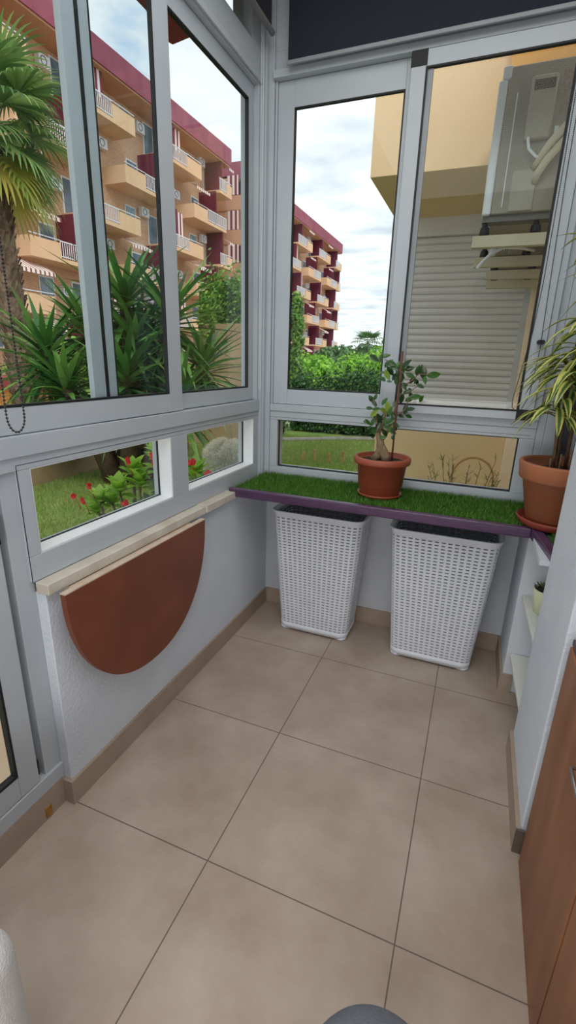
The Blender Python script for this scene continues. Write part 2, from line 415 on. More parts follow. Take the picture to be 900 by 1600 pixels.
link('seal', bm, 'seal', w1)
for y0, y1 in ((-1.340, -.642), (-.520, .165)):
    bm = NB(); frame_yz(bm, -.095, -.032, y0, y1, .955, 1.222, .003, .003, .005, .003); link('skylit_bead', bm, 'acw', w1)  # white lining puts the sky-lit brightness of the reveal into its colour
bm = NB()
for y0, y1 in ((-1.340, -.642), (-.520, .165)): box(bm, -.101, -.099, y0, y1, .955, 1.222)
link('glass', bm, 'glass', w1)
bm = NB(); box(bm, -.079, -.076, -3.4, .13, 2.945, 3.26); link('glass', bm, 'glass', w1)
# front sash
def sash_yz(x0, x1, y0, y1, z0, z1, wl_, wr_, wb_, wt_, parent):
    bm = NB(); frame_yz(bm, x0, x1, y0, y1, z0, z1, wl_, wr_, wb_, wt_); s = link('sash', bm, 'alu', parent, bevel=.002)
    bm = NB(); xm = (x0+x1)/2
    frame_yz(bm, xm-.006, x1+.0008, y0+wl_-.001, y1-wr_+.001, z0+wb_-.001, z1-wt_+.001, .006, .006, .007, .007); link('seal', bm, 'seal', s)
    bm = NB(); box(bm, xm-.002, xm+.002, y0+wl_, y1-wr_, z0+wb_, z1-wt_); link('glass', bm, 'glass', s)
    return s
sash_yz(-.051, -.033, -1.75, -.537, 1.325, 2.803, .09, .095, .075, .083, w1)
s2 = sash_yz(-.078, -.056, -1.025, .205, 1.325, 2.803, .112, .060, .070, .072, w1)
bm = NB(); box(bm, -.0559, -.0535, -.970, -.956, 1.33, 2.8); link('brush_strip', bm, 'seal', s2)
sash_yz(-.051, -.033, -3.35, -1.80, 1.325, 2.803, .09, .09, .075, .083, w1)
tag(w1, 'white aluminium glazing over the left parapet with two sliding sashes', 'window')
# ------------------------------------------------ door_1 : low glazed panel left of the parapet
d1 = struct(bpy.data.objects.new('door_1', None)); COL.objects.link(d1)
bm = NB()
box(bm, X0, X1, -3.4, -1.372, .11, .168)
box(bm, X0, X1-.010, -1.438, -1.3722, .168, 1.2225)
box(bm, X0, X1, -3.4, -1.446, 1.18, 1.222)
link('frame', bm, 'alu', d1, bevel=.002)
bm = NB(); box(bm, -.11, -.075, -1.50, -1.438, .168, 1.18); link('track', bm, 'alud', d1)
bm = NB(); frame_yz(bm, -.062, -.034, -2.6, -1.466, .172, 1.178, .075, .071, .085, .07); s = link('sash', bm, 'alu', d1, bevel=.002)
bm = NB(); frame_yz(bm, -.055, -.0332, -2.526, -1.536, .256, 1.109, .008, .008, .010, .008); link('seal', bm, 'seal', s)
bm = NB(); box(bm, -.05, -.046, -2.525, -1.537, .257, 1.108); link('glass', bm, 'glass', s)
bm = NB(); box(bm, -.034, -.024, -1.482, -1.468, 1.03, 1.10); link('handle', bm, 'seal', s, bevel=.003)
bm = NB(); box(bm, -.074, -.06, -1.464, -1.444, .17, .23); link('stop', bm, 'seal', d1)
tag(d1, 'white sliding glass panel at far left beside the parapet', 'door')
v = bx('floor_vent', 'outlet', (-.031, -.026, -1.468, -1.444, .012, .052)); tag(v, 'small orange brown insert in the skirting below the left glass panel', 'vent')

# ------------------------------------------------ window_2 : glazing of the back wall
w2 = struct(bpy.data.objects.new('window_2', None)); COL.objects.link(w2)
Y0, Y1 = .272, .36
bm = NB()
box(bm, .026, 1.44, Y0, Y1, .862, .932)
box(bm, .026, 1.44, Y0, Y1, 1.211, 1.262); box(bm, .026, 1.44, Y0-.006, Y1, 1.262, 1.302)
box(bm, .026, .074, Y0, Y1, .932, 1.211); box(bm, 1.37, 1.44, Y0, Y1, .932, 1.211)
box(bm, .026, .040, Y0-.004, Y1, 1.302, 2.835)
box(bm, 1.412, 1.440, Y0-.02, Y1, 1.302, 2.835); box(bm, 1.440, 1.475, Y0+.004, Y1, .862, 3.3); box(bm, 1.475, 1.53, Y0-.012, Y1, .862, 3.3)
box(bm, .026, 1.44, Y0, Y1, 2.868, 2.95); box(bm, .026, 1.44, Y0-.03, Y1, 2.835, 2.868)
box(bm, .026, .098, Y0, Y1, 2.95, 3.26); box(bm, .026, 1.44, Y0, Y1, 3.26, 3.3); box(bm, .70, .76, Y0+.02, Y1, 2.95, 3.26)
box(bm, 1.40, 1.44, Y0, Y1, 2.95, 3.26)
link('frame', bm, 'alu', w2, bevel=.0025)
bm = NB(); frame_xz(bm, Y0+.022, Y0+.03, .073, 1.371, .931, 1.212, .007, .007, .009, .007)
box(bm, .026, 1.42, Y0-.0006, Y0+.002, 1.226, 1.2275)
box(bm, .030, .0315, Y0-.005, Y0, 1.302, 2.83)
link('seal', bm, 'seal', w2)
bm = NB(); box(bm, .074, 1.37, Y0+.026, Y0+.029, .932, 1.211); link('glass', bm, 'glass', w2)
bm = NB(); box(bm, .098, .70, Y0+.04, Y0+.043, 2.95, 3.26); box(bm, .76, 1.40, Y0+.04, Y0+.043, 2.95, 3.26); link('glass', bm, 'glass', w2)
# rear (left) sash
bm = NB(); frame_xz(bm, .280, .308, .0405, .752, 1.304, 2.833, .088, .09, .084, .112); s = link('sash', bm, 'alu', w2, bevel=.002)
bm = NB(); frame_xz(bm, .2795, .296, .1275, .663, 1.387, 2.722, .007, .007, .007, .007); link('seal', bm, 'seal', s)
bm = NB(); box(bm, .128, .662, .292, .296, 1.388, 2.721); link('glass', bm, 'glass', s)
# front (right) sash
bm = NB(); frame_xz(bm, .238, .266, .687, 1.410, 1.303, 2.832, .066, .066, .040, .062); s = link('sash', bm, 'alu', w2, bevel=.002)
bm = NB(); frame_xz(bm, .236, .255, .7525, 1.3445, 1.342, 2.771, .006, .010, .007, .007); box(bm, .750, .756, .2375, .255, 1.342, 2.771); link('seal', bm, 'seal', s)
bm = NB(); box(bm, .758, .782, .245, .262, 1.348, 2.764); link('sash_channel', bm, 'alud', s)
bm = NB(); box(bm, .758, 1.336, .250, .254, 1.348, 2.766); link('glass', bm, 'glass', s)
bm = NB(); box(bm, .685, .755, .2355, .246, 2.775, 2.834); link('corner_cap', bm, 'seal', s, bevel=.002)
bm = NB(); box(bm, 1.335, 1.412, .2355, .246, 1.301, 1.352); link('corner_cap', bm, 'seal', s, bevel=.002)
tag(w2, 'white aluminium sliding window across the back wall above the turf ledge', 'window')
# dark fixed light to the right, behind the potted plant
w3 = struct(bpy.data.objects.new('window_3', None)); COL.objects.link(w3)
bm = NB(); box(bm, 1.53, 1.70, .30, .31, .86, 3.3); link('panel', bm, mat('dark blue grey panel', '434A54', .4, var='454B56'), w3)
bm = NB(); box(bm, 1.60, 1.615, .29, .30, .86, 3.3); link('mullion', bm, 'alu', w3)
tag(w3, 'narrow dark panel at the right end of the back glazing', 'window')

# ------------------------------------------------ the ledge
lg = thing('window_ledge', 'deep window ledge with glossy purple wooden edging below the back window', 'ledge')
bm = NB(); box(bm, 0.001, 1.70, -.155, .30, .848, .868); box(bm, 1.452, 1.70, -.475, -.155, .848, .868); link('board', bm, 'board', lg)
bm = NB(); box(bm, -.012, 1.446, -.175, -.140, .846, .892); e1 = link('edging', bm, 'purple', lg, bevel=.006, seg=3)
bm = NB()
a = [bm.verts.new(p) for p in ((1.446,-.175,.846),(1.486,-.478,.846),(1.524,-.478,.846),(1.484,-.140,.846),(1.446,-.140,.846))]
b = [bm.verts.new(v.co + Vector((0, 0, .046))) for v in a]
bm.faces.new(a[::-1]); bm.faces.new(b)
for i in range(5): j = (i+1) % 5; bm.faces.new((a[i], a[j], b[j], b[i]))
bmesh.ops.recalc_face_normals(bm, faces=bm.faces)
link('edging', bm, 'purple', lg, bevel=.005, seg=3)
tf = thing('artificial_turf', 'bright green artificial grass mat laid on the window ledge', 'grass mat')
bm = NB(); box(bm, .0, 1.70, -.139, .268, .868, .884); box(bm, 1.50, 1.70, -.474, -.139, .868, .884); link('backing', bm, 'turf_base', tf)
bm = NB()
for _ in range(36000):
    if random.random() < .85: x, y = random.uniform(.004, 1.69), random.uniform(-.138, .266)
    else: x, y = random.uniform(1.52, 1.69), random.uniform(-.47, -.138)
    a = random.uniform(0, 6.283); h = random.uniform(.012, .024); w = .0016; t = rnd(.010)
    bm.faces.new((bm.verts.new((x-w*math.cos(a), y-w*math.sin(a), .883)), bm.verts.new((x+w*math.cos(a), y+w*math.sin(a), .883)), bm.verts.new((x+t.x, y+t.y, .883+h))))
o = link('blades', bm, 'turf', tf); o['kind'] = 'stuff'

# ------------------------------------------------ laundry baskets
def make_basket(loc, label):
    t = thing('laundry_basket', label, 'laundry basket', loc, 'white laundry baskets under the ledge')
    H = .745; NR = 38; NCs = 48
    def prof(u, z):      # rounded rectangle perimeter at height z
        k = z/H; w = .205 + .052*k; d = .125 + .022*k; r = .05
        # straight lengths
        segs = [(2*(w-r)), (PI/2*r), (2*(d-r)), (PI/2*r)]*2; tot = sum(segs); s = (u % 1)*tot
        cx = [(-w+r, -d), None, (w, -d+r), None, (w-r, d), None, (-w, d-r), None]
        cc = [None, (w-r, -d+r, -PI/2), None, (w-r, d-r, 0), None, (-w+r, d-r, PI/2), None, (-w+r, -d+r, PI)]
        dr = [(1, 0), None, (0, 1), None, (-1, 0), None, (0, -1), None]
        for i, L in enumerate(segs):
            if s <= L or i == 7:
                if cx[i]: return cx[i][0]+dr[i][0]*s, cx[i][1]+dr[i][1]*s
                a = cc[i][2]+s/r; return cc[i][0]+r*math.cos(a), cc[i][1]+r*math.sin(a)
            s -= L
    z0, z1 = .045, H-.03
    us = []; 
    for c in range(NCs): us += [c/NCs, (c+.2)/NCs, (c+.8)/NCs]
    zr = [z0 + (z1-z0)*i/(NR*3) for i in range(NR*3+1)]
    bm = NB()
    cols = []
    for j, u in enumerate(us):
        cols.append([bm.verts.new((*prof(u, z), z)) for z in zr])
    n = len(us)
    for j in range(n):
        jj = (j+1) % n; slot = (j % 3 == 1); off = 0 if (j//3) % 2 else 0
        for i in range(NR*3):
            if slot and (i + off) % 3 == 1: continue
            bm.faces.new((cols[j][i], cols[jj][i], cols[jj][i+1], cols[j][i+1]))
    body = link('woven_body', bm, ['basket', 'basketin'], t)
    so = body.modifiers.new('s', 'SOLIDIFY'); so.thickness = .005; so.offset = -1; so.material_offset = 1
    body.location.z = 0
    bm = NB(); N = 96
    def band(zs, outs, parent, name, closed=True):
        bm = NB(); rings = []
        for z, o_ in zip(zs, outs):
            r = []
            for k in range(N):
                x, y = prof(k/N, max(0, min(H, z))); l = math.hypot(x, y)
                nx, ny = prof(k/N+.001, z)[0]-x, prof(k/N+.001, z)[1]-y; m_ = math.hypot(nx, ny); nx, ny = ny/m_, -nx/m_
                r.append(bm.verts.new((x+nx*o_, y+ny*o_, z)))
            rings.append(r)
        if closed: rings.append(rings[0])
        for a, b in zip(rings, rings[1:]):
            for k in range(N): bm.faces.new((a[k], a[(k+1) % N], b[(k+1) % N], b[k]))
        return link(name, bm, 'basket', parent, smooth=True)
    band([H-.034, H-.03, H-.012, H, H+.004, H-.004, H-.034], [0, .002, .006, .014, .006, -.006, -.008], t, 'rim')
    band([.012, .012, .048, .048], [.001, -.008, -.008, .001], t, 'base_band')
    bm = NB()
    r = [bm.verts.new((prof(k/N, .0)[0]*.97, prof(k/N, 0)[1]*.97, .03)) for k in range(N)]; bm.faces.new(r)
    link('bottom', bm, 'basket', t)
    for sx in (-1, 1):
        for sy in (-1, 1):
            bm = NB(); lathe(bm, [(.026, 0), (.034, .002), (.038, .016)], 20, (sx*.168, sy*.088, 0)); link('foot', bm, 'basket', t, smooth=True)
    return t
b1 = make_basket((.425, .145, 0), 'white woven plastic laundry basket under the ledge, the one nearer the left wall')
b2 = dup(b1, (1.095, .138, 0), 'white woven plastic laundry basket under the ledge, the one nearer the right shelves')
b1.scale = (1.0, 1, 1.0); b2.scale = (1.02, 1, 1.0); 

# ------------------------------------------------ folding wall table
ft = thing('folding_table', 'reddish brown half round drop leaf table folded flat against the left wall', 'table', (0, 0, 0))
def dshape(x0, x1, yc, w, ztop, depth, bm, ex=2.15):
    n = 40; P_ = []
    for i in range(n+1):
        a = PI*i/n; c, s = math.cos(a), math.sin(a)
        P_.append((yc - w*math.copysign(abs(c)**(2/ex), c), ztop - depth*abs(s)**(2/ex)))
    A = [bm.verts.new((x0, y, z)) for y, z in P_]; B = [bm.verts.new((x1, y, z)) for y, z in P_]
    bm.faces.new(A); bm.faces.new(B[::-1])
    for i in range(len(P_)):
        j = (i+1) % len(P_); bm.faces.new((A[i], A[j], B[j], B[i]))
    bmesh.ops.recalc_face_normals(bm, faces=bm.faces)
bm = NB(); dshape(.046, .068, -.953, .407, .838, .476, bm); link('leaf', bm, 'brown', ft, bevel=.0015)
bm = NB(); box(bm, .046, .068, -1.36, -.546, .838, .842); link('top_edge', bm, 'edge', ft)
bm = NB(); box(bm, .0, .044, -1.30, -.60, .800, .832); link('wall_batten', bm, 'edge', ft, bevel=.002)
for y in (-1.2, -.72):
    bm = NB(); box(bm, .02, .046, y-.02, y+.02, .76, .80); link('hinge', bm, 'chrome', ft, bevel=.002)

# ------------------------------------------------ potted plants on the ledge
GZ = .893
p1 = thing('potted_ficus', 'small bonsai ficus with a stake in a brown plastic pot on the ledge', 'potted plant', (.745, .06, GZ))
bm = NB(); lathe(bm, [(.095, .010), (.098, .012), (.108, .055), (.112, .058), (.124, .168), (.140, .170), (.143, .178), (.143, .196), (.138, .203), (.128, .203), (.124, .195), (.120, .178)], 48); pot = link('pot', bm, 'plaspot', p1, smooth=True)
bm = NB(); lathe(bm, [(.098, .0), (.104, .002), (.114, .014), (.112, .019), (.104, .012), (.09, .010)], 48); link('saucer', bm, 'plaspot', p1, smooth=True)
bm = NB(); lathe(bm, [(.119, .172), (.119, .178), (.06, .184), (.01, .185)], 32); link('soil', bm, 'soil', p1, smooth=True)
P1 = Vector((.745, .06, GZ))
def L1(x, y, z): return Vector((x, y, z)) - P1
bm = NB()
tube(bm, [L1(.700, .04, 1.075), L1(.722, .05, 1.095), L1(.736, .05, 1.135), L1(.728, .05, 1.175), L1(.712, .05, 1.215)], [.020, .022, .024, .018, .012], 12)
tube(bm, [L1(.775, .04, 1.073), L1(.762, .045, 1.092), L1(.748, .05, 1.12), L1(.738, .05, 1.15)], [.018, .024, .024, .017], 12)
tube(bm, [L1(.728, .05, 1.17), L1(.750, .05, 1.20), L1(.77, .055, 1.26), L1(.79, .055, 1.34), L1(.80, .05, 1.44), L1(.79, .05, 1.52), L1(.76, .05, 1.55), L1(.72, .03, 1.56)], [.012, .009, .006, .005, .005, .004, .003, .002], 8)
tube(bm, [L1(.715, .05, 1.21), L1(.70, .05, 1.27), L1(.69, .05, 1.34), L1(.675, .05, 1.38)], [.008, .006, .004, .002], 8)
tube(bm, [L1(.72, .05, 1.21), L1(.74, .05, 1.28), L1(.75, .04, 1.36)], [.007, .005, .002], 8)
tube(bm, [L1(.80, .05, 1.44), L1(.84, .06, 1.46), L1(.88, .07, 1.50), L1(.94, .08, 1.50)], [.004, .003, .002, .0015], 6)
tube(bm, [L1(.795, .05, 1.30), L1(.83, .06, 1.33), L1(.85, .07, 1.40)], [.004, .003, .0015], 6)
tube(bm, [L1(.80, .05, 1.40), L1(.85, .04, 1.42), L1(.90, .04, 1.46)], [.003, .002, .0015], 6)
link('trunk', bm, 'bark', p1, smooth=True)
bm = NB(); tube(bm, [L1(.797, .03, 1.06), L1(.800, .03, 1.6)], .0045, 8); link('stake', bm, 'stake', p1)
LV = [(0.671, 0.026, 1.566, 0.052, -30),(0.706, 0.011, 1.571, 0.042, 80),(0.721, 0.044, 1.578, 0.046, 20),(0.738, 0.017, 1.544, 0.042, 60),(0.765, 0.007, 1.544, 0.036, -30),(0.782, 0.044, 1.539, 0.036, 80),(0.814, 0.101, 1.546, 0.052, 50),(0.831, 0.088, 1.523, 0.043, 15),(0.742, 0.084, 1.509, 0.05, -50),(0.739, 0.024, 1.492, 0.049, -60),(0.781, 0.059, 1.501, 0.037, 90),(0.797, 0.03, 1.476, 0.048, 75),(0.785, 0.019, 1.464, 0.036, -80),(0.753, 0.012, 1.463, 0.024, 0),(0.847, 0.024, 1.493, 0.045, -20),(0.852, 0.102, 1.48, 0.037, -40),(0.871, 0.091, 1.516, 0.049, 80),(0.896, 0.089, 1.508, 0.067, -75),(0.947, 0.088, 1.498, 0.06, 10),(0.916, 0.021, 1.475, 0.036, -80),(0.897, 0.034, 1.448, 0.036, -25),(0.874, 0.069, 1.395, 0.055, 10),(0.847, 0.081, 1.381, 0.044, 20),(0.808, 0.094, 1.384, 0.05, 80),(0.831, 0.097, 1.333, 0.05, 85),(0.867, 0.01, 1.342, 0.036, 10),(0.854, 0.067, 1.302, 0.034, -15),(0.816, 0.074, 1.3, 0.031, -20),(0.838, 0.056, 1.418, 0.043, 30),(0.826, 0.02, 1.443, 0.036, -60),(0.807, 0.052, 1.523, 0.036, 100),(0.771, 0.01, 1.525, 0.036, 150),(0.785, 0.103, 1.54, 0.031, 40),(0.764, 0.095, 1.485, 0.044, 60),(0.782, 0.06, 1.516, 0.043, -60),(0.804, 0.033, 1.494, 0.042, -40),(0.746, 0.1, 1.535, 0.037, 170),(0.803, 0.063, 1.422, 0.031, 100),(0.848, 0.097, 1.471, 0.037, 60),(0.66, 0.093, 1.37, 0.045, -50),(0.686, 0.056, 1.386, 0.031, 70),(0.734, 0.046, 1.368, 0.041, 60),(0.657, 0.066, 1.329, 0.032, 0),(0.684, 0.047, 1.356, 0.038, -40),(0.694, 0.018, 1.31, 0.047, 45),(0.699, 0.034, 1.33, 0.038, 10),(0.723, 0.089, 1.286, 0.039, 70),(0.759, 0.005, 1.345, 0.049, -80),(0.773, 0.005, 1.328, 0.043, 80),(0.731, 0.069, 1.32, 0.044, -30),(0.663, 0.031, 1.263, 0.038, -45),(0.683, 0.059, 1.267, 0.045, 80),(0.713, 0.052, 1.27, 0.051, -60),(0.772, 0.038, 1.276, 0.05, 30),(0.689, 0.11, 1.217, 0.059, 10),(0.752, 0.022, 1.22, 0.044, -60),(0.774, 0.045, 1.238, 0.044, 60),(0.794, 0.022, 1.205, 0.031, 80),(0.684, 0.07, 1.186, 0.019, -30),(0.743, 0.03, 1.196, 0.032, 0),(0.785, 0.039, 1.301, 0.037, -50),(0.755, 0.082, 1.302, 0.032, 40),(0.671, 0.035, 1.237, 0.026, 60),(0.699, 0.061, 1.294, 0.045, -10),(0.718, 0.099, 1.253, 0.045, 20),(0.761, 0.011, 1.247, 0.037, -20),(0.72, 0.007, 1.251, 0.044, 60),(0.749, 0.025, 1.276, 0.037, 90)]
bm = NB(); bm2 = NB()
for i, (x, y, z, L, an) in enumerate(LV):
    a = math.radians(an); d = Vector((math.cos(a), random.uniform(-.35, .35), math.sin(a))); L *= 1.12
    c = L1(x, y, z) - d.normalized()*L*.5
    nr = Vector((random.uniform(-.4, .4), -1, random.uniform(-.1, .8)))
    leaf(bm2 if i in (49, 44, 56, 9, 47) else bm, c, d, nr, L, L*.50, .12)
for _ in range(26):
    cx, cz, r = random.choice(((.70, 1.27, .07), (.76, 1.26, .05), (.76, 1.5, .06), (.84, 1.42, .06)))
    d = rnd(); L = random.uniform(.03, .045)
    leaf(bm, L1(cx+random.uniform(-r, r), .07+random.uniform(-.03, .05), cz+random.uniform(-r, r)), d, (0, -1, .5), L, L*.5)
link('leaves', bm, 'ficus', p1); link('young_leaves', bm2, 'ficusy', p1)

P2 = Vector((1.540, -.075, GZ))
p2 = thing('potted_dracaena', 'tall plant with yellow edged leaves in a big clay pot at the ledge end', 'potted plant', P2)
bm = NB(); lathe(bm, [(.112, .012), (.118, .014), (.158, .20), (.170, .202), (.174, .208), (.182, .268), (.180, .275), (.166, .276), (.160, .265), (.155, .24)], 56); link('pot', bm, 'clay', p2, smooth=True)
bm = NB(); lathe(bm, [(.132, 0), (.142, .004), (.158, .03), (.154, .036), (.144, .014), (.11, .012)], 56); link('saucer', bm, 'claydark', p2, smooth=True)
bm = NB(); lathe(bm, [(.156, .23), (.156, .238), (.08, .243), (.01, .244)], 32); link('soil', bm, 'soil', p2, smooth=True)
canes = [((-.05, -.02), (-.075, -.03), .50), ((.0, .03), (-.01, .0), .80), ((.05, -.03), (-.035, -.02), 1.14), ((-.02, .07), (-.06, .09), .66), ((.08, .04), (.13, .02), .60)]
bm = NB()
for (x0, y0), (x1, y1), h in canes:
    tube(bm, [(x0, y0, .235), (x0*.6+x1*.4, y0*.6+y1*.4, .235+(h-.235)*.5), (x1, y1, h)], [.0075, .0065, .005], 8)
for k in range(3): tube(bm, [(-.07+k*.035, -.07, .235), (-.072+k*.035, -.07, .30+k*.02)], .004, 6)
link('canes', bm, 'cane', p2, smooth=True)
bm = NB(); tube(bm, [(.005, -.05, .235), (.05, -.045, 1.05)], .0065, 8); link('stake', bm, 'seal', p2)
bm = NB(); uv = bm.loops.layers.uv.new('UVMap')
def rosette(c, n, L, up=.4, droop=1.75, W=.034):
    for k in range(int(n*1.15)):
        a = k*2.399 + random.uniform(-.3, .3); e = up + random.uniform(-.35, .55)
        d = Vector((math.cos(a), math.sin(a), e)); l = L*random.uniform(.75, 1.15)
        blade(bm, Vector(c) + Vector((0, 0, random.uniform(-.04, .03))), d, l, W*random.uniform(.85, 1.15), droop*random.uniform(.7, 1.3), 7, uv=uv, fold=.25, taper=.4, basew=.55)
for c, n, L in (((-.075, -.03, .50), 16, .20), ((-.012, .0, .72), 18, .23), ((-.01, .0, .80), 14, .21), ((.055, -.02, .92), 12, .2), ((.0, -.02, 1.02), 8, .15), ((-.035, -.02, 1.14), 9, .15),
                ((-.06, .09, .66), 16, .22), ((.12, .02, .58), 14, .2), ((-.03, -.04, .60), 16, .23), ((-.04, .02, .66), 16, .24), ((.05, -.05, .74), 14, .22)):
    rosette(c, n, L)
for c, dx in (((-.03, -.03, 1.10), (-1, -.1, .45)), ((.0, -.03, 1.0), (-1, -.2, .1)), ((.0, -.03, 1.1), (-.5, -.1, 1))):
    blade(bm, c, dx, .18, .03, .6, 7, uv=uv, fold=.25)
link('leaves', bm, 'song', p2)

# ------------------------------------------------ shelves under the ledge on the right and the small pot
for z, lb in ((.536, 'upper white shelf board in the niche under the right end of the ledge'), (.219, 'lower white shelf board in the niche near the floor')):
    bm = NB()
    a = [bm.verts.new(p) for p in ((1.470, -.066, z-.018), (1.486, -.470, z-.018), (1.70, -.470, z-.018), (1.70, -.066, z-.018))]
    b = [bm.verts.new(v.co + Vector((0, 0, .018))) for v in a]
    bm.faces.new(a[::-1]); bm.faces.new(b)
    for i in range(4): j = (i+1) % 4; bm.faces.new((a[i], a[j], b[j], b[i]))
    bmesh.ops.recalc_face_normals(bm, faces=bm.faces)
    tag(link('shelf', bm, 'shelf', bevel=.002), lb, 'shelf', 'shelves in the niche')
sp_ = thing('potted_succulent', 'small pale green pot of dark succulents on the upper niche shelf', 'potted plant', (1.548, -.215, .536))
bm = NB(); lathe(bm, [(.040, 0), (.044, .002), (.054, .06), (.058, .11), (.055, .112), (.052, .10)], 36); link('pot', bm, 'palegreen', sp_, smooth=True)
bm = NB(); lathe(bm, [(.052, .098), (.052, .102), (.02, .106), (.005, .106)], 24); link('soil', bm, 'soil', sp_)
bm = NB()
for _ in range(90):
    a = random.uniform(0, 6.28); r = random.uniform(0, .05); d = Vector((math.cos(a)*.8, math.sin(a)*.8, random.uniform(.3, 1.2)))
    leaf(bm, (r*math.cos(a), r*math.sin(a), .106), d, (0, 0, 1), random.uniform(.012, .026), .009)
link('succulents', bm, 'succ', sp_)

# ------------------------------------------------ cabinet, bottom right
cb = thing('shoe_cabinet', 'brown wood veneer cabinet with a plum edge standing against the right wall', 'cabinet', (0, 0, 0))
bm = NB(); box(bm, 1.512, 1.90, -2.25, -.982, 0, .82); link('carcass', bm, 'brown2', cb, bevel=.002)
bm = NB(); box(bm, 1.5105, 1.512, -2.24, -1.0, .01, .81); link('door_gap_shade', bm, 'seal', cb)  # black sheet behind the doors, shade of the gaps put into colour
bm = NB(); box(bm, 1.495, 1.91, -2.26, -.975, .82, .838); link('top', bm, 'darkedge', cb, bevel=.002)
for i, (y0, y1) in enumerate(((-1.452, -.982), (-1.93, -1.459), (-2.25, -1.937))):
    bm = NB(); box(bm, 1.490, 1.510, y0, y1, .004, .818); dr = link('door', bm, 'brown2', cb, bevel=.002)
    bm = NB()
    yk = y1 - .318 if i == 0 else y0 + .05
    tube(bm, [(1.490, yk, .690), (1.474, yk, .690), (1.470, yk-.005, .690), (1.470, yk-.085, .690), (1.474, yk-.09, .690), (1.490, yk-.09, .690)], .004, 8); link('handle', bm, 'chrome', dr)
tr = thing('wooden_tray', 'orange wooden tray on top of the brown cabinet at the right edge', 'tray', (1.60, -1.10, .838))
bm = NB(); box(bm, -.06, .16, -.15, .10, 0, .012); link('base', bm, mat('orange varnished wood', 'C0733A', .4, var='B0662F', vscale=10), tr, bevel=.002)
bm = NB()
for d in ((-.06, -.05, -.15, .10), (.15, .16, -.15, .10), (-.05, .15, -.15, -.14), (-.05, .15, .09, .10)): box(bm, *d, .012, .04)
link('rim', bm, mat('orange wood rim', 'C98350', .4, var='B8713F', vscale=10), tr, bevel=.002)

# ------------------------------------------------ armchair corner, bottom left
def softbox(c, s, m, name, parent, r=.05, seg=6):
    bm = NB(); box(bm, c[0]-s[0]/2, c[0]+s[0]/2, c[1]-s[1]/2, c[1]+s[1]/2, c[2]-s[2]/2, c[2]+s[2]/2)
    return link(name, bm, m, parent, bevel=r, seg=seg, smooth=True)
ac = thing('armchair', 'white woven upholstered armchair of which a rounded arm shows at the lower left', 'armchair', (.18, -2.32, 0))
softbox((0.05, .0, .25), (.62, .66, .26), 'fabric', 'seat', ac, .05)
softbox((0.02, .315, .32), (.66, .12, .46), 'fabric', 'arm', ac, .058)
softbox((0.02, -.40, .32), (.66, .12, .46), 'fabric', 'arm', ac, .058)
softbox((-.02, 0, .44), (.12, .70, .46), 'fabric', 'backrest', ac, .05)
for sx in (-.1, .28):
    for sy in (-.34, .28):
        bm = NB(); lathe(bm, [(.018, 0), (.024, .13)], 16, (sx, sy, 0)); link('leg', bm, 'brown2', ac, smooth=True)
pf = thing('pouffe', 'round blue grey felt pouffe at the bottom edge of the view', 'pouffe', (1.165, -1.845, 0))
bm = NB(); lathe(bm, [(.11, 0), (.128, .02), (.132, .12), (.132, .335)] + [(.132*math.cos(a*PI/20), .335+.142*math.sin(a*PI/20)) for a in range(1, 10)], 48); link('cushion_body', bm, 'grey', pf, smooth=True)
bm = NB(); tube(bm, [(.1335*math.cos(a*PI/24), .1335*math.sin(a*PI/24), .2) for a in range(49)], .003, 6, cap=False); link('piping', bm, 'grey', pf)

# ------------------------------------------------ roller blinds and bead chains
rb = thing('roller_blind', 'navy blackout roller blind pulled half down over the top of the back window', 'blind', (0, 0, 0))
bm = NB(); box(bm, .118, 1.44, .205, .207, 2.872, 3.24); link('fabric', bm, 'navy', rb)
bm = NB(); tube(bm, [(.10, .20, 3.235), (1.45, .20, 3.235)], .035, 20); link('roller', bm, 'navy', rb)
bm = NB(); box(bm, .114, 1.446, .200, .212, 2.856, 2.873); link('bottom_bar', bm, 'alud', rb, bevel=.003)
rb2 = thing('roller_blind', 'navy roller blind over the upper left glazing, ending beside the corner post', 'blind', (0, 0, 0))
bm = NB(); box(bm, .038, .040, -1.9, .186, 2.99, 3.24); link('fabric', bm, 'navy', rb2)
bm = NB(); tube(bm, [(.05, -1.9, 3.235), (.05, .19, 3.235)], .035, 20); link('roller', bm, 'navy', rb2)
bm = NB(); tube(bm, [(.040, -1.9, 2.985), (.040, .20, 2.985)], .013, 14); link('bottom_bar', bm, 'alud', rb2)
def chain(name, pts, r, m, label, step=.009):
    pts = [Vector(p) for p in pts]; bm = NB()
    tube(bm, pts, r*.35, 5)
    acc = 0
    for a, b in zip(pts, pts[1:]):
        L = (b-a).length; t = acc
        while t < L:
            bmesh.ops.create_icosphere(bm, subdivisions=1, radius=r, matrix=Matrix.Translation(a.lerp(b, t/L))); t += step
        acc = t - L
    tag(link(name, bm, m, smooth=True), label, 'bead chain')
def loop(x0, x1, zt, zb, y0=None, y1=None, n=9, horiz='y', fixed=0):
    r = abs(x1-x0)/2; c = (x0+x1)/2; P_ = [(x0, zt)] + [(c - r*math.cos(PI*i/n)*(1 if x1 > x0 else -1), zb + r*1.6*(1-math.sin(PI*i/n))) for i in range(n+1)] + [(x1, zt)]
    return [(fixed, a, b) if horiz == 'y' else (a, fixed, b) for a, b in P_]
chain('blind_chain', loop(-1.452, -1.400, 3.22, 1.345, fixed=.05), .0036, 'bead', 'black bead chain loop hanging in front of the left window')
chain('blind_chain', loop(.142, .162, 3.2, 1.385, fixed=.012), .0022, 'wbead', 'white bead chain hanging in the corner between the two windows', .006)
